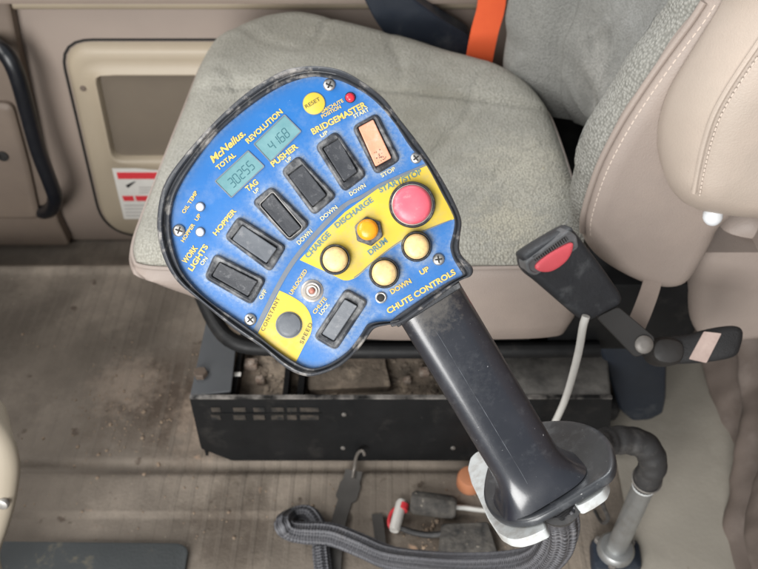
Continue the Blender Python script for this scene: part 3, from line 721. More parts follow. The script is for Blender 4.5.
obj('cushion_side', m, M['vinyl'], cush, angle=70, label='taupe vinyl band round the cushion')
pp = inset(cr, .0035); obj('piping', tube([Vector((p.x, p.y, .3665)) for p in pp + [pp[0]]], .0022, 8), M['vinyl'], cush)
# backrest
zt = [(.30,.190),(.42,.1885),(.444,.183),(.505,.1876),(.572,.206),(.63,.2295),(.70,.255),(.80,.295)]
def lean(z):
    for (a, xa), (b, xb) in zip(zt, zt[1:]):
        if z <= b: t = max(0, (z-a)/(b-a)); t = t*t*(3-2*t)*.5 + t*.5; return xa + (xb-xa)*t - .1885
    return zt[-1][1] - .1885
profB = [(.1905,.556),(.184,.566),(.181,.580),(.185,.600),(.200,.627),(.222,.660),(.238,.70),(.243,.76),(.241,.815),(.232,.845),(.222,.858),(.200,.873),(.176,.895),(.163,.920),(.163,.940),(.175,.956),(.205,.966),(.27,.968),(.33,.968)]
pb = resample(catmull([Vector(p) for p in profB], 6, False), 170, False)
def backsurf(mat, sel, name, zlo, par, label=None):
    m = MB(); cols = [p for p in pb if sel(p)]; nz = 80; vs = []
    for j in range(nz+1):
        for p in cols:
            zb = zlo(p.y); z = zb + (.80-zb)*j/nz
            r = min(1, (z-zb)/.05); rr = (1-r)**2*.02
            wob = .0015*math.sin(z*38+p.y*17) + .004*mnoise.noise(Vector((p.y*14, z*11, .7))) - .003*math.exp(-(mnoise.noise(Vector((p.y*10, z*8, 4.1)))/.06)**2) + .012*math.exp(-((p.y-.866)/.006)**2)
            vs.append(Vector((p.x + lean(z) + rr + wob, p.y, z)))
    n = len(cols)
    m.add(vs, [(j*n+i, j*n+i+1, (j+1)*n+i+1, (j+1)*n+i) for j in range(nz) for i in range(n-1)])
    return obj(name, m, mat, par, label=label, angle=80)
zlow = lambda y: .335 + .035*math.exp(-((y-.76)/.075)**2)
back = backsurf(M['fabric2'], lambda p: p.y > .598, 'backrest', zlow, seat)
backsurf(M['fabric3'], lambda p: p.y < .606, 'bolster_roll', zlow, back, 'coarse woven cloth roll beside the seam')
# rear shell closes the backrest
m = MB(); vs = []
for z in (.395, .80):
    l = lean(z)
    vs += [Vector((.31+l, .558, z)), Vector((.36+l, .558, z)), Vector((.36+l, .966, z)), Vector((.31+l, .966, z))]
m.add(vs, [(1,2,6,5), (0,1,2,3), (4,7,6,5)]); obj('rear_shell', m, M['vinyl'], back)
# vinyl side panel on the near side
SF = Frame(Vector((.19, .5555, .42)), (1, 0, 0), (0, 0, 1))
sp = [(703,0),(690,20),(665,54),(640,90),(618,125),(600,160),(589,190),(582.5,215),(582,230),(586,243),(600,258),(622,272),(645,282),(668,285.5),(686,280),(700,262),(712,240),(722,222),(758,190),(800,120),(830,0),(840,-60),(742,-60)]
spo = [SF.px(*p) for p in sp]
spo = resample(catmull(spo, 8), 160)
m = MB(); stack(spo, [(0, -.02), (0, -.002), (.001, .002), (.003, .005), (.007, .0085), (.012, .0105), (.018, .0115)], SF, True, True, m)
side = obj('side_panel', m, M['vinyl'], back, angle=80)
sl = resample(spath([SF(*SF.px(*p), .0066) + Vector((.0035, 0, .0)) for p in sp[:9]], 8), 120, False)
m = MB()
for i in range(0, 119): 
    if i % 3 != 2: tube([sl[i] + Vector((.003, -.001, 0)), sl[i+1] + Vector((.003, -.001, 0))], .0006, 5, m)
obj('stitching', m, M['stitch'], side)
obj('piping', tube([p + Vector((-.0035, .004, 0)) for p in sl], .0028, 10), M['vinyl'], side)
# armrest folded against the near side
AF = Frame(Vector((.30, .497, .50)), (1, 0, 0), (0, 0, 1))
AF = Frame(Vector((.30, .478, .50)), (1, 0, 0), (0, 0, 1)); AB = Frame(Vector((.30, .552, .50)), (1, 0, 0), (0, 0, 1))
fr_ = [(800,-30),(775,15),(757,43),(740,68),(724,93),(712,116),(704,140),(697,165),(693,187),(704,202),(730,209),(760,213),(830,214),(900,100),(880,-60)]
bk_ = [(738,-50),(718,0),(700,30),(682,59),(667,85),(658,110),(655.5,132),(658,152),(668,174),(688,192),(715,197),(750,200),(820,200),(880,90),(830,-80)]
fq = resample(catmull([AF.px(*p) for p in fr_], 8), 160); bq = [AB.px(*p) for p in bk_]
fq = catmull([AF.px(*p) for p in fr_], 10); bq = catmull(bq, 10); nA = len(fq); vs = []
def arow(t, ins, y):
    q = inset([a.lerp(b, t) for a, b in zip(fq, bq)], ins)
    return [Vector((AF.o.x + p.x, y, AF.o.z + p.y)) for p in q]
AR = [(0, .035, .4700), (0, .022, .4704), (0, .010, .4725), (0, .002, .4765), (.10, -.003, .484), (.35, -.007, .500), (.65, -.007, .520), (.9, -.003, .540), (1, .003, .552), (1, .015, .557)]
for t, i_, y in AR: vs += arow(t, i_, y)
m = MB(); m.add(vs, [(l*nA+i, l*nA+(i+1) % nA, (l+1)*nA+(i+1) % nA, (l+1)*nA+i) for l in range(len(AR)-1) for i in range(nA)] + [tuple(range(nA)), tuple((len(AR)-1)*nA+i for i in range(nA))])
armr = obj('armrest', m, M['armv'], seat, angle=80)
se = [(775,15),(757,43),(740,68),(724,93),(712,116),(704,140),(698,165),(693,192)]
sl2 = resample(spath([AF(*AF.px(*p, .001), .0022) for p in se], 8), 110, False)
m = MB()
for i in range(0, 109):
    if i % 3 != 2: tube([sl2[i] + Vector((.0038, -.0030, 0)), sl2[i+1] + Vector((.0038, -.0030, 0))], .0006, 5, m)
obj('stitching', m, M['stitch'], armr)
obj('seam', tube([p + Vector((.0006, .0006, 0)) for p in sl2], .0020, 8), M['armv'], armr)
# recliner cover, lower side of the seat
RF = Frame(Vector((.30, .60, .30)), (1, -.25, 0), (0, 0, 1))
rp = [(690,262),(704,243),(722,222),(760,215),(785,240),(780,330),(740,345),(706,345),(690,330),(685,300)]
rpo = resample(catmull([RF.px(*p) for p in rp], 8), 90)
m = MB(); stack(rpo, [(0, -.06), (0, -.02), (.003, -.008), (.008, .001), (.014, .005), (.020, .007)], RF, True, True, m)
obj('recliner_cover', m, M['vinyl'], seat, angle=80)
m = MB(); bbox_(m, .272, .372, .725, .93, .10, .345, .006); obj('dark_void_block', m, M['steel'], seat)  # black block added to stand in for the dark void below the side panel
# black pan and frame bars under the cushion
m = MB(); bbox_(m, -.08, .21, .60, .93, .205, .262, .012); bbox_(m, .16, .36, .60, .95, .20, .31, .008); obj('pan_and_gap_block', m, M['steel'], seat)  # second block is added in black to darken the gap before the backrest
m = MB(); tube(spath([Vector((-.21, .66, .235)), Vector((-.17, .60, .222)), Vector((-.10, .592, .214)), Vector((.05, .590, .214)), Vector((.25, .592, .214))]), .0095, 16, m); obj('frame_bar', m, M['steel'], seat)
# dark slab on the far side of the seat
CF = Frame(Vector((.05, 1.045, .36)), (1, 0, 0), (0, 0, 1))
cp2 = [CF.px(*p) for p in ((352,-25),(400,-12),(440,18),(470,36),(472,60),(440,75),(400,55),(375,20))]
m = MB(); stack(rounded(cp2, .01, 4), [(0, -.03), (0, 0), (.002, .002)], CF, True, True, m); obj('far_side_slab', m, M['dkplastic'], seat, label='blue-black slab on the door side of the seat')
# white push clip under the armrest
m = MB(); c0 = dep(713, 213, .66); vs = []
ax_ = Vector((.12, -.35, -1)).normalized(); e1 = ax_.cross(Vector((0, 1, 0))).normalized(); e2 = ax_.cross(e1)
for r, d in ((.0058, -.006), (.0078, 0), (.0080, .004), (.0068, .007), (.0046, .0095), (.0026, .0105)):
    for k in range(16): a = 2*math.pi*k/16; vs.append(c0 + ax_*d + e1*r*math.cos(a) + e2*r*math.sin(a))
m.add(vs, [(l*16+i, l*16+(i+1) % 16, (l+1)*16+(i+1) % 16, (l+1)*16+i) for l in range(5) for i in range(16)] + [tuple(range(16)), tuple(80+i for i in range(16))])
obj('plastic_clip', m, M['white_p'] if 'white_p' in M else pmat('white_clip', (.60, .62, .64), rough=.35), seat, label='small white plastic clip under the armrest')
# ------------------------------------------------------------------ orange belt behind the seat
pt = [ony(492, -60, 1.00), ony(492, 0, .992), ony(485, 30, .985), ony(480, 55, .978), Vector((ony(476, 66, .975).x, .975, .30)), Vector((.118, .975, .22))]
ob = obj('orange_belt', ribbon(resample(spath(pt, 6), 30, False), Vector((1, .15, .12)), .037, .0022), M['orange'])
tag(ob, 'bright orange webbing belt between the seat cushion and backrest', 'belt')
# ------------------------------------------------------------------ seat belt buckle
bk = thing('belt_buckle', dep(640, 345, .74), 'black seat belt buckle with red release button beside the seat', 'buckle')
c_b = dep(572, 272, .69)
bdir = (dep(603, 313, .705) - dep(549, 247, .675)).normalized()      # from the mouth down to the stalk
bx = bdir.cross(VF).normalized()
BF = Frame(c_b, bx, -bdir)
if BF.ez.dot(VF) > 0: BF = Frame(c_b, -bx, -bdir)
bp = [(525,262),(528,254),(569,229.5),(576,232),(588,247),(601,264),(613,281),(622,295),(622,303),(616,308),(603,315),(590,321.5),(583,320.5),(569,309),(554,296),(540,284),(528,274)]
bpo = resample(catmull([BF.px(*p) for p in bp], 8), 120)
m = MB(); stack(bpo, [(.004, -.022), (.001, -.020), (0, -.014), (0, -.004), (.0012, -.001), (.0035, .0006), (.007, .001)], BF, True, True, m)
hs = obj('housing', m, M['buckle'], bk, angle=70)
mo = rounded([BF.px(*p, .003) for p in ((525.5,262.5),(569,230),(577,236),(579,248),(536,276),(528,273))], .003, 4)
m = MB(); stack(mo, [(0, -.012), (0, .002), (.0008, .003), (.0022, .0032), (.003, .0022)], BF, False, True, m)
mouth = obj('mouth_frame', m, M['bucklerim'], bk, angle=35)
so = rounded([BF.px(*p, .0034) for p in ((533,257),(566.5,236.5),(569,240.5),(536,261.5))], .0008, 3)
m = MB(); stack(so, [(0, .0022), (0, .0027)], BF, False, True, m); obj('slot', m, M['recess'], mouth)
m = MB()
for k in range(15):
    t = (k+.5)/15; a = Vector((533,257)).lerp(Vector((566.5,236.5)), t); b = Vector((536,261.5)).lerp(Vector((569,240.5)), t)
    qa = BF.px(a.x, a.y, .0034); qb = BF.px(b.x, b.y, .0034); d = (qb-qa); n_ = Vector((-d.y, d.x)).normalized()*.0004
    m.add([BF(*(qa+n_), .0031), BF(*(qb+n_), .0031), BF(*(qb-n_), .0031), BF(*(qa-n_), .0031)], [(0,1,2,3)])
obj('slot_teeth', m, M['bucklerim'], mouth, smooth=False)
ro = resample(catmull([BF.px(*p, .005) for p in ((536.5,265.5),(550,254),(571,243),(573,249),(567,261),(553,271),(540,271.5))], 6), 70)
m = MB(); stack(ro, [(0, .0022), (0, .0044), (.0008, .0054), (.0025, .0058), (.004, .0061)], BF, False, True, m); obj('release_button', m, M['buckred'], bk)
# stalk plate, rivet, pivot and retractor strap
PF = Frame(dep(620, 330, .715), VX, VU)
def plate(pts, h0, h1, mat, name, r=.003, lab=None, par=bk, F=PF):
    m = MB(); stack(rounded([F.px(*p) for p in pts], r, 4), [(0, h0), (0, h1-.0008), (.0008, h1)], F, True, True, m); return obj(name, m, mat, par, label=lab)
plate(((596,317),(618,306),(656,338),(650,352),(636,358),(628,350)), -.003, 0, M['plate'], 'stalk_plate', .004)
m = MB(); stack(circle(*PF.px(643.5, 344.5), .0082, 24), [(0, 0), (0, .002), (.002, .0036), (.005, .004)], PF, False, True, m); obj('rivet', m, M['rivet'], bk)
PF2 = Frame(dep(690, 345, .735), VX, VU + VF*.15)
pvo = resample(catmull([PF2.px(*p) for p in ((650,345),(656,338),(668,337),(680,341),(684,350),(681,361),(670,366),(656,364),(649,356))], 5), 40)
m = MB(); stack(pvo, [(0, -.015), (0, .0), (.003, .006), (.008, .008)], PF2, True, True, m); obj('pivot_cap', m, M['plate'], bk)
rt = resample(catmull([PF2.px(*p) for p in ((646,343),(662,337),(690,334),(712,328),(735,325.5),(744,331),(742,346),(736,356),(716,361),(690,363),(668,363),(650,357))], 6), 90)
m = MB(); stack(rt, [(.002, -.02), (0, -.017), (0, -.003), (.002, 0), (.006, .0012)], PF2, True, True, m); obj('retractor_strap', m, M['webbing'], bk)
m = MB(); stack(rounded([PF2.px(*p, .002) for p in ((704,331.5),(721.5,333.5),(706.5,363),(689,359))], .001, 3), [(0, .0012), (0, .002)], PF2, False, True, m); obj('label', m, M['pinklabel'], bk)
# strap from plate up to the seat side
obj('lower_strap', ribbon(spath([dep(632, 335, .735), dep(642, 312, .75), dep(650, 290, .765), dep(655, 270, .775)]), VX, .017, .0025), M['vinyl'], bk, label='taupe strap behind the stalk plate')
# white lead from the buckle
wl = obj('white_cable', tube(resample(spath([dep(586, 316, .70), dep(583, 326, .705), dep(579, 350, .73), dep(572, 378, .77), dep(565, 400, .81), dep(556, 420, .85), dep(545, 440, .90), onz(535, 452, .006), onz(515, 458, .006)]), 60, False), .0036, 12), M['whitecable'])
tag(wl, 'white electric cable hanging from the belt buckle down to the floor', 'cable')
# ------------------------------------------------------------------ black box under the seat
BY = .575
bx_ = thing('under_seat_box', Vector((.04, BY, 0)), 'black steel box with vent slots and dirty open top under the seat', 'metal box')
BXF = Frame(Vector((0, BY, 0)), (1, 0, 0), (0, 0, 1))
fp = [BXF.px(*p) for p in ((189.5,399),(612,399),(609,461),(232,461),(201,449))]
m = MB(); stack(rounded(fp, .003, 3), [(0, -.003), (0, -.0006), (.0006, 0)], BXF, True, True, m); front = obj('front_panel', m, M['steel'], bx_)
m = MB(); tl = BXF.px(189.5, 397.5); tr = BXF.px(612, 397.5)
ztop = tl.y
box(m, tl.x, tr.x, BY-.0012, BY+.0035, ztop-.002, ztop+.0006); obj('top_edge', m, M['worn'], front, smooth=False)
m = MB()
for c in ((211,221),(233,246),(253,265),(271,284),(287,297),(300,319)):
    for r0, r1 in ((407.5,411.5),(415,419.5)):
        a = BXF.px(c[0], r0, .0005); b = BXF.px(c[1], r1, .0005)
        box(m, a.x, b.x, BY-.0011, BY-.0005, b.y, a.y)
obj('vent_slots', m, M['ventdark'], front, smooth=False)
m = MB(); box(m, BXF.px(209, 405).x, BXF.px(321, 405).x, BY-.0014, BY-.0006, BXF.px(209, 413.8).y, BXF.px(209, 412.6).y); obj('vent_bar', m, M['steel'], front, smooth=False)
for p in ((344,414.5), (343,448), (453,448)):
    m = MB(); stack(circle(*BXF.px(*p), .0032, 14), [(0, 0), (.0004, .0012), (.0015, .0016)], BXF, False, True, m); obj('bolt', m, M['rivet'], bx_)
m = MB(); box(m, tl.x+.004, tr.x-.004, BY+.004, .92, .105, .117); obj('tray', m, M['dirt'], bx_, smooth=False)
TZ = ztop
lp = rounded([onz(*p, TZ).xy for p in ((206,322),(236,346),(231,391),(190,396))], .003, 3)
m = MB(); stack(lp, [(0, TZ-.004), (0, TZ-.0006), (.0006, TZ)], idm, True, True, m); obj('top_plate', m, M['slate'], bx_, label='slate coloured top plate at the left end')
lw = MB(); a = BXF.px(190, 397); box(lw, tl.x, tl.x+.003, BY+.001, .90, .02, TZ-.004); obj('end_panel', lw, M['steel'], bx_, smooth=False)
c = onz(201, 375, TZ); m = MB(); stack(circle(c.x, c.y, .0085, 6), [(0, TZ), (0, TZ+.006), (.001, TZ+.007)], idm, False, True, m); obj('bolt', m, pmat('rusty_bolt', (.10, .07, .05), (.06, .045, .035), 200, rough=.7), bx_, angle=20)
dp_ = [onz(*p, TZ).xy for p in ((478,348),(606,345),(611,395),(482,396))]
m = MB(); stack(rounded(dp_, .003, 3), [(0, TZ-.004), (0, TZ-.0006), (.0006, TZ-.0002)], idm, True, True, m); obj('top_plate', m, M['dusty'], bx_, label='dusty grey top plate at the right end')
m = MB()
for x0, x1 in ((236,241), (286,291), (300,306)):
    a = onz(x0, 390, .11); b = onz(x1, 390, .11); box(m, a.x, b.x, BY+.006, .74, .1175, .136)
obj('cross_rails', m, M['steel'], bx_, smooth=False)
dpl = [onz(*p, .128).xy for p in ((309,353),(384,353),(386,366),(391,386),(308,390))]
m = MB(); stack(rounded(dpl, .004, 3), [(0, .1172), (0, .1275), (.0006, .128)], idm, True, True, m); obj('inner_plate', m, M['dirt'], bx_, label='mud brown plate inside the open top')
m = MB()
for _ in range(420):
    x = random.uniform(-.17, .17); y = random.uniform(BY+.012, .70); r = random.uniform(.0012, .0045)
    k = 8; vs = []
    for rr, hh in ((1, 0), (.85, .55), (.4, .9)):
        for i in range(k): a_ = 2*math.pi*i/k; vs.append(Vector((x + r*rr*math.cos(a_)*random.uniform(.7, 1.2), y + r*rr*math.sin(a_)*random.uniform(.7, 1.2), 0.1172 + r*hh*.45)))
    m.add(vs, [(l*k+i, l*k+(i+1) % k, (l+1)*k+(i+1) % k, (l+1)*k+i) for l in range(2) for i in range(k)] + [tuple(2*k+i for i in range(k))])
db = obj('tray_dirt', m, M['dirt'], bx_, angle=20); db['kind'] = 'stuff'
for p, s_ in (((253,369),.010), ((262,384),.007), ((425,376),.008), ((408,384),.006)):
    c = onz(*p, .115); m = MB(); bbox_(m, c.x-s_, c.x+s_*.7, c.y-s_*.6, c.y+s_*.8, .1175, .122+s_*.6, .002); stack(circle(c.x, c.y, s_*.5, 10), [(0, .1215+s_*.6), (0, .124+s_*.6), (.001, .125+s_*.6)], idm, False, True, m); obj('fitting', m, M['rusty'], bx_, angle=30)
fl_ = onz(237, 378, .130); m = MB(); bbox_(m, fl_.x-.006, fl_.x+.006, fl_.y-.003, fl_.y+.003, .1362, .1385, .0008); ch = obj('paper_scrap', m, M['white'])
tag(ch, 'tiny white scrap lying in the open top of the black box', 'scrap')
# upright plastic post at the right end of the box
LF = Frame(Vector((.33, .632, .1)), (1, 0, 0), (0, 0, 1))
lpp = [LF.px(*p) for p in ((592,330),(612,328),(660,326),(668,345),(667,400),(664,414),(650,421),(632,422),(620,412),(611,385))]
m = MB(); stack(rounded(lpp, .006, 5), [(.004, -.07), (0, -.064), (0, -.006), (.002, -.001), (.005, .001)], LF, True, True, m)
po = obj('plastic_post', m, M['dkplastic']); tag(po, 'blue-black plastic post at the right end of the under-seat box', 'post')
# small rubber lump beside it
m = MB(); vs_ = onz(608, 418, .0); bbox_(m, vs_.x-.025, vs_.x+.012, vs_.y-.012, vs_.y+.02, .001, .035, .010)
rl = obj('rubber_block', m, M['rubber']); tag(rl, 'small black rubber block on the floor beside the plastic post', 'block')
# ------------------------------------------------------------------ door
DY = 1.12
door = thing('door', Vector((-.35, DY, -.10)), 'taupe passenger door with recessed map pocket and warning label', 'door')
DF = Frame(Vector((0, DY, 0)), (1, 0, 0), (0, 0, 1))
m = MB(); bbox_(m, -1.4, .9, DY-.0, DY+.06, -.098, .385, .012); obj('trim_panel', m, M['door'], door)
tz = DF.px(100, 4).y
m = MB(); tube([Vector((x, DY-.006, tz+.006)) for x in (-1.2, -.6, -.2, .2, .8)], .010, 16, m); obj('armrest_ledge', m, M['doorframe'], door)
m = MB(); bbox_(m, -1.4, .9, DY-.05, DY+.06, tz+.020, tz+.3, .01); obj('upper_trim', m, M['door'], door)
outf = rounded([DF.px(*p) for p in ((63,43),(330,43),(330,233),(107,233))], [.045,.03,.03,.07], 10)
opn = rounded([DF.px(*p, .016) for p in ((95,76),(310,76),(310,161),(113,161))], [.012,.012,.012,.018], 8)
outf = resample(outf, 120); opn_ = [nearest_on(p, opn) for p in outf]
# frame with an opening
def ringsurf(rows, F):
    n = len(rows[0][0]); m = MB(); vs = [F(q.x, q.y, h) for r, h in rows for q in r]
    return m.add(vs, [(l*n+i, l*n+(i+1) % n, (l+1)*n+(i+1) % n, (l+1)*n+i) for l in range(len(rows)-1) for i in range(n)])
ri = lambda t: [a.lerp(b, t) for a, b in zip(outf, opn_)]
o5 = resample(opn, 120)
import itertools
# align start of the opening samples with the outline samples
k0 = min(range(120), key=lambda k: (o5[k]-opn_[0]).length); o5 = o5[k0:] + o5[:k0]
ri = lambda t: [a.lerp(b, t) for a, b in zip(outf, o5)]
m = ringsurf([(inset(outf, -.006), -.004), (outf, .002), (inset(outf, .004), .010), (inset(outf, .010), .013), (ri(.45), .013), (ri(.86), .013), (ri(.92), .0165), (ri(.975), .0165), (o5, .0145), (inset(o5, .002), .002)], DF)
pf = obj('pocket_frame', m, M['doorframe'], door, angle=60)
m = MB(); stack(inset(o5, -.002), [(0, .0012), (0, .0022)], DF, False, True, m); obj('pocket_back', m, M['pocket'], door)
m = MB(); a = DF.px(84, 42); tube([Vector((p.x, DY-.001, 0)) + Vector((0, 0, p.y)) for p in inset(outf, -.006) + [inset(outf, -.006)[0]]], .0022, 6, m); obj('gap_line', m, M['recess'], pf)
m = MB(); stack(circle(*DF.px(83, 88.5, .014), .0048, 16), [(0, .010), (0, .0145), (.001, .0155)], DF, False, True, m); obj('screw', m, M['kick'], door)
# warning label
LBH = .0142
def lq(pts, h, mat, name, par):
    m = MB(); stack([DF.px(*p, h) for p in pts], [(0, h-.0006), (0, h)], DF, False, True, m); return obj(name, m, mat, par, smooth=False)
lb = lq(((112,168.5),(192,168.5),(200,219),(124,219)), LBH, M['white'], 'warning_label', door)
lq(((116.5,172.5),(190,172.5),(191,179),(118,179)), LBH+.0006, M['redlabel'], 'red_stripe', lb)
lq(((122,196),(133,196),(134.5,201),(124,201)), LBH+.0006, M['redlabel'], 'red_stripe', lb)
lq(((135,196),(150,196),(151,201),(136.5,201)), LBH+.0006, M['redlabel'], 'red_stripe', lb)
lq(((125.5,185.5),(128,188),(134,183),(136,181.5),(133,182)), LBH+.0006, M['recess'], 'pictogram', lb)
m = MB()
for k in range(4):
    y = 205 + k*3.4; a = DF.px(124+k*.7, y, LBH+.0006); b = DF.px(186, y+.9, LBH+.0006); m.add([DF(a.x, a.y, LBH+.0006), DF(b.x, a.y, LBH+.0006), DF(b.x, b.y, LBH+.0006), DF(a.x, b.y, LBH+.0006)], [(0,1,2,3)])
for k in range(3):
    y = 187 + k*2.6; a = DF.px(139, y, LBH+.0006); b = DF.px(186, y+.8, LBH+.0006); m.add([DF(a.x, a.y, LBH+.0006), DF(b.x, a.y, LBH+.0006), DF(b.x, b.y, LBH+.0006), DF(a.x, b.y, LBH+.0006)], [(0,1,2,3)])
obj('print_lines', m, M['greyprint'], lb, smooth=False)
for pts in (((122,174),(125,178),(123.5,178)), ((127,173.5),(128.5,178),(126.5,178)), ((131,173.5),(135,178),(133,178)), ((138,173.5),(139,178),(137.5,178)), ((142,173.5),(143,178),(141.5,178))):
    pass
# grab handle
gp = [ony(-14, 38, 1.10), ony(-4, 46, 1.065), ony(7, 55, 1.05), ony(17, 75, 1.045), ony(27, 110, 1.045), ony(38, 150, 1.045), ony(50, 182, 1.045), ony(55, 198, 1.05), ony(51, 209, 1.07), ony(43, 212, 1.09), ony(36, 207, 1.11)]
gh = obj('grab_handle', tube(resample(spath(gp, 8), 70, False), .0125, 20), M['gloss_black'], door, label='black curved grab handle')
# kick panel ahead of the door
KF = Frame(Vector((0, 1.095, 0)), (1, 0, 0), (0, 0, 1))
kp = rounded([KF.px(*p) for p in ((-160,-20),(4,-20),(20,60),(40,150),(58,222),(70,246),(-160,246))], .01, 4)
m = MB(); stack(kp, [(0, -.02), (0, -.002), (.002, 0), (.006, .001)], KF, True, True, m)
kk = thing('kick_panel', Vector((-.8, 1.10, -.1)), 'dark brown kick panel left of the door grab handle', 'trim panel')
obj('panel', m, M['kick'], kk)
m = MB(); bp_ = rounded([KF.px(*p) for p in ((-120,95),(14,100),(30,160),(42,215),(-120,215))], .015, 5); stack(bp_, [(0, 0), (0, .010), (.004, .014), (.010, .015)], KF, False, True, m); obj('raised_pad', m, M['kick'], kk)
m = MB(); stack(circle(*KF.px(3, 156, .016), .009, 18), [(0, .012), (0, .0185), (.003, .019), (.0045, .016)], KF, False, True, m); obj('plug', m, M['recess'], kk)
# ------------------------------------------------------------------ floor
def fz(x, y):
    if y > .955:
        t = min(1, (y-.955)/.03); return -.10*t*t*(3-2*t)
    z = .0025*math.sin(x*9+1)*math.sin(y*13)
    z *= .6
    if x < .24:
        z -= .012*math.exp(-((y-.571)/.0075)**2)
        z += .004*max(0, min(1, (.60-y)/.03))*max(0, min(1, (y-.50)/.004))
    z += .006*math.exp(-((y-.945)/.008)**2)
    if y < .5025: z -= .001
    return z
ys = [-.5, -.2, 0, .2, .3, .36] + [.38 + .004*i for i in range(160)]
ys = [y for y in ys if y < 1.02] + [1.05, 1.08, 1.12, 1.2]
xs = [-1.4, -1, -.8] + [-.7 + .02*i for i in range(71)] + [.8, 1.0]
m = MB(); m.add([Vector((x, y, fz(x, y))) for y in ys for x in xs], [(j*len(xs)+i, j*len(xs)+i+1, (j+1)*len(xs)+i+1, (j+1)*len(xs)+i) for j in range(len(ys)-1) for i in range(len(xs)-1)])
fl = obj('floor', m, M['floor'], angle=80); tag(fl, 'brown grey ribbed rubber cab floor covered in dirt', kind='structure')
M['plate_floor'] = pmat('floor_plate', (.285, .262, .222), (.235, .212, .178), 8, ndetail=10, amt=1.2, rough=.7, rough2=.85, bump=.2, bscale=200, dust=(.36, .33, .28), dscale=7, dlo=.5, dhi=.8, speck=[(60, .73, (.17, .13, .10))])
fpo = [Vector(p) for p in ((.302,.10),(.9,.10),(.9,.945),(.33,.945),(.318,.70),(.308,.5))]
m = MB(); stack(rounded(fpo, .01, 3), [(0, .002), (0, .0055), (.001, .0062)], idm, True, True, m)
fpl = obj('floor_plate', m, M['plate_floor']); tag(fpl, 'smooth olive grey floor plate right of the silver tube', kind='structure')
# slate rubber mat lower left
rm = rounded([Vector((-.62, .30)), Vector((-.227, .30)), Vector((-.229, .455)), Vector((-.24, .462)), Vector((-.62, .466))], .008, 3)
m = MB(); stack(rm, [(0, .0005), (0, .006), (.002, .0075)], idm, True, True, m)
rmo = obj('rubber_mat', m, M['rubmat']); tag(rmo, 'slate coloured rubber mat with tan stains at the lower left', 'mat')
m = MB(); bbox_(m, -1.02, -.92, -.2, 1.09, -.098, .75, .02); fw = obj('shade_firewall', m, M['kick']); tag(fw, 'unseen dark brown panel added ahead of the floor to shade it', 'wall')  # out of view, added to keep light off the floor near the door
# back wall of the cab
m = MB(); bbox_(m, .62, .68, -.4, 1.2, -.02, 1.0, .01); wl_ = obj('cab_wall', m, M['wall']); tag(wl_, 'dark taupe rear wall of the cab behind the seat', 'wall')
# pleated gaiter lower right
m = MB(); ny, nz = 200, 130; vs = []
for j in range(nz+1):
    for i in range(ny+1):
        y = .22 + .62*i/ny; z = .002 + .36*j/nz
        tb = ((.2,.36),(.43,.418),(.524,.452),(.575,.464),(.622,.476),(.663,.472),(.749,.470),(.9,.475))
        for (ya, xa), (yb, xb_) in zip(tb, tb[1:]):
            if ya <= y <= yb: xb = xa + (xb_-xa)*(y-ya)/(yb-ya)
        ph = (z - .45*(y-.45) + .022*math.sin(y*15) + .03*mnoise.noise(Vector((y*9, z*5, 7))))/.105
        fr = ph % 1; tri = fr/.72 if fr < .72 else (1-fr)/.28; tri = 1-(tri*tri*(3-2*tri))
        amp = .042*(.75+.25*math.sin(y*17+z*9))
        x = xb - .016 + amp*(1-tri**1.4)*min(1, z/.02+.3) + .012*mnoise.noise(Vector((y*13, z*13, 1))) + .004*mnoise.noise(Vector((y*40, z*40, 3))) + .006
        vs.append(Vector((x, y, z)))
n = ny+1
m.add(vs, [(j*n+i, j*n+i+1, (j+1)*n+i+1, (j+1)*n+i) for j in range(nz) for i in range(ny)])
# close the back so that it has body
ns = len(m.v)
ends = [Vector((.60, .22, .002)), Vector((.60, .84, .002)), Vector((.60, .22, .362)), Vector((.60, .84, .362))]
m.v += ends
m.f.append((ns, ns+1, ns+3, ns+2))
m.f.append(tuple([j*n+ny for j in range(nz+1)] + [ns+3, ns+1])); m.f.append(tuple([j*n for j in range(nz+1)][::-1] + [ns, ns+2])); m.f.append(tuple([nz*n+i for i in range(ny+1)][::-1] + [ns+2, ns+3]))
ga = obj('gaiter', m, M['bellows'], angle=50); tag(ga, 'pleated taupe gaiter standing on the floor at the right edge', 'gaiter')
# beige console at the left edge
CFm = Frame(dep(5, 490, .80), (1, 0, 0), (0, .35, 1))
cpx = [(-120,404),(-46,406),(-18,414),(0,430),(11,447),(16,466),(15.5,486),(11,512),(4,536),(-4,560),(-10,600),(-120,600)]
cpo = resample(catmull([CFm.px(*p) for p in cpx], 6), 110)
m = MB(); stack(cpo, [(.035, -.07), (.024, -.05), (.008, -.022), (0, -.010), (.002, -.004), (.006, .001), (.014, .003)], CFm, True, True, m)
cn = thing('console', Vector((cpo[0].x, .4, 0)), 'beige plastic console edge with a screw at the left border', 'console')
cb = obj('shell', m, M['beige'], cn, angle=70)
m = MB(); stack(circle(*CFm.px(3, 504, .004), .0062, 20), [(0, .002), (0, .005), (.001, .0065), (.003, .007)], CFm, False, True, m); obj('screw', m, M['screw'], cn)
m = MB(); bbox_(m, -.62, -.47, .33, .42, .001, .2, .02); obj('foot', m, M['beige'], cn)
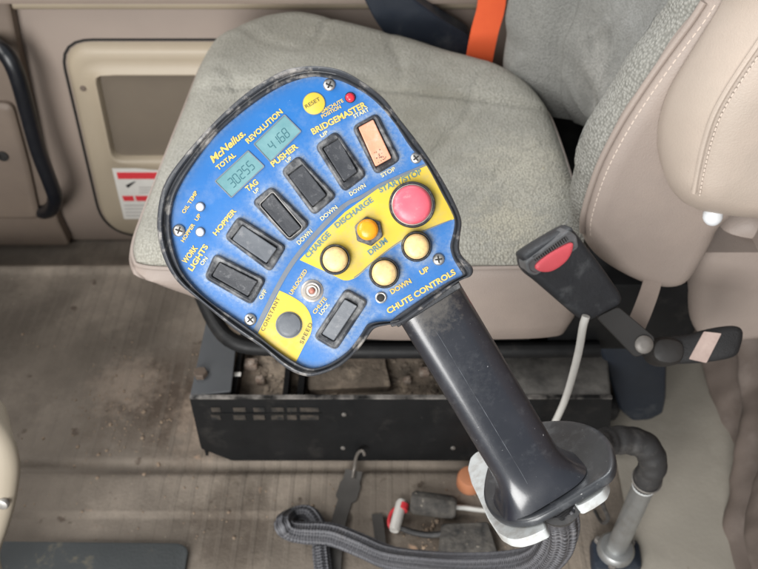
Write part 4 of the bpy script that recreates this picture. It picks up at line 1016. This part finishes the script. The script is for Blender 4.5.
# ------------------------------------------------------------------ clutter on the floor
rs = thing('rubber_strap', onz(345, 495, .004), 'dark grey rubber tie-down strap with a wire hook lying against the black box', 'strap')
sp_ = [onz(354, 471, .010), onz(352, 480, .007), onz(348, 493, .005), onz(343, 508, .004), onz(338, 526, .004), onz(335, 548, .004), onz(333, 575, .004)]
obj('strap', ribbon(resample(spath(sp_, 6), 30, False), VX, lambda t: .022 if t < .12 else (.027 if t < .28 else .018), .005), M['strap'], rs)
hk = [onz(353, 478, .012), onz(354.5, 468, .016), ony(356, 458, .566), ony(359, 452, .566), ony(363, 451, .564), ony(364.5, 455, .562)]
obj('hook', tube(resample(spath(hk, 6), 26, False), .0022, 8), M['wirehook'], rs)
e = obj('rubber_strip', ribbon([onz(377, 515, .005), onz(379, 530, .005), onz(381, 548, .005), onz(382, 560, .004)], VX, .013, .006), M['strap'])
tag(e, 'short dark rubber strip lying beside the tie-down strap', 'strip')
hn_ = thing('wire_connector', onz(430, 506, .0), 'black plug with a white sleeve and short wires on the floor', 'connector')
def seg(a, b, r, mat, nm, par, z=.012, n=16, f=None):
    A = onz(*a, z); B = onz(*b, z); return obj(nm, tube([A, A.lerp(B, .08), A.lerp(B, .5), A.lerp(B, .92), B], lambda t: r*(.8 if t in (0, 1) else 1), n, flat=f), mat, par)
seg((411,502), (456,508), .0145, M['module'], 'plug', hn_, .012)
seg((402,501), (394,531), .0068, M['white'], 'sleeve', hn_, .010)
seg((403.4,504), (401.6,511), .0071, M['redlabel'], 'stripe', hn_, .010)
obj('wire', tube(spath([onz(400, 528, .008), onz(415, 533, .006), onz(430, 535, .006), onz(443, 534, .008)]), .0038, 10), M['rubber'], hn_)
obj('wire', tube(spath([onz(404, 503, .008), onz(392, 512, .006), onz(389, 524, .006), onz(394, 531, .006)]), .0024, 8), M['redlabel'], hn_, label='thin red wire')
obj('wire', tube(spath([onz(455, 507, .010), onz(466, 508, .008), onz(480, 510, .006), onz(500, 512, .006)]), .0034, 10), M['whitecable'], hn_, label='pale wire')
m = MB(); dm_ = rounded([onz(*p, .012).xy for p in ((441,523),(489,521),(500,556),(438,557))], .006, 4); stack(dm_, [(0, .001), (0, .010), (.003, .014), (.012, .015)], idm, True, True, m)
dmo = obj('rubber_pad', m, M['module']); tag(dmo, 'dirt crusted black rubber pad on the floor below the grip', 'pad')
m = MB(); oc_ = onz(469, 486, .0); stack(circle(oc_.x, oc_.y, .0165, 24), [(.002, .001), (0, .003), (0, .020), (.002, .024), (.006, .025)], idm, True, True, m)
oco = obj('plastic_puck', m, M['orangecap']); tag(oco, 'faded orange plastic puck on the floor behind the bracket', 'puck')
# crumbs of dirt
m = MB()
for _ in range(700):
    px_, py_ = random.choice(((random.gauss(120, 30), random.gauss(415, 30)), (random.uniform(20, 350), random.uniform(330, 540)), (random.gauss(470, 40), random.gauss(535, 16)), (random.uniform(620, 735), random.uniform(380, 569))))
    if py_ > 568 or py_ < 300: continue
    c = onz(px_, py_, 0); r = random.uniform(.0006, .0016) if random.random() < .85 else random.uniform(.0016, .0034); k = 6; z0 = fz(c.x, c.y); vs = []
    if c.x < -.225 and c.y < .47: z0 = .0075
    for rr, hh in ((1, -.2), (.8, .5), (.3, .8)):
        for i in range(k): a_ = 2*math.pi*i/k; vs.append(Vector((c.x + r*rr*math.cos(a_)*random.uniform(.6, 1.3), c.y + r*rr*math.sin(a_)*random.uniform(.6, 1.3), z0 + r*hh)))
    m.add(vs, [(l*k+i, l*k+(i+1) % k, (l+1)*k+(i+1) % k, (l+1)*k+i) for l in range(2) for i in range(k)] + [tuple(2*k+i for i in range(k))])
cr_ = obj('dirt_crumbs', m, pmat('crumbs', (.30, .22, .15), (.12, .09, .07), 60, rough=.9), angle=20); tag(cr_, 'scattered crumbs of dry dirt over the cab floor', 'dirt', kind='stuff')
# ------------------------------------------------------------------ light
w = bpy.data.worlds.new('World'); scn.world = w; w.use_nodes = True
bg = w.node_tree.nodes['Background']; bg.inputs[0].default_value = (.90, .96, 1.0, 1); bg.inputs[1].default_value = .38
def area(name, loc, target, sx, sy, power, col=(1, 1, 1)):
    l = bpy.data.lights.new(name, 'AREA'); l.shape = 'RECTANGLE'; l.size = sx; l.size_y = sy; l.energy = power; l.color = col
    o = bpy.data.objects.new(name, l); COL.objects.link(o); o.location = loc
    o.rotation_euler = (Vector(target) - Vector(loc)).to_track_quat('-Z', 'Y').to_euler()
area('windscreen_light', (-1.5, .35, 1.65), (0, .5, .4), 1.6, .9, 27, (1, .98, .95))
area('open_door_light', (-.55, -1.2, .95), (-.05, .6, .45), 1.0, 1.3, 48, (1, .99, .97))
area('far_window_light', (-.1, 1.8, 1.7), (0, .5, .4), 1.1, .6, 20, (.96, .98, 1))
# ------------------------------------------------------------------ camera
cd = bpy.data.cameras.new('Camera'); cam = bpy.data.objects.new('Camera', cd); COL.objects.link(cam)
cam.location = CAM; cam.rotation_euler = (math.radians(45), 0, 0)
cd.sensor_width = 36; cd.lens = 36*FP/758; cd.clip_start = .01; cd.clip_end = 50
cd.dof.use_dof = True; cd.dof.focus_distance = .50; cd.dof.aperture_fstop = 13.5
scn.camera = cam
scn.view_settings.view_transform = 'Standard'; scn.view_settings.look = 'None'; scn.view_settings.exposure = .3; scn.view_settings.gamma = 1
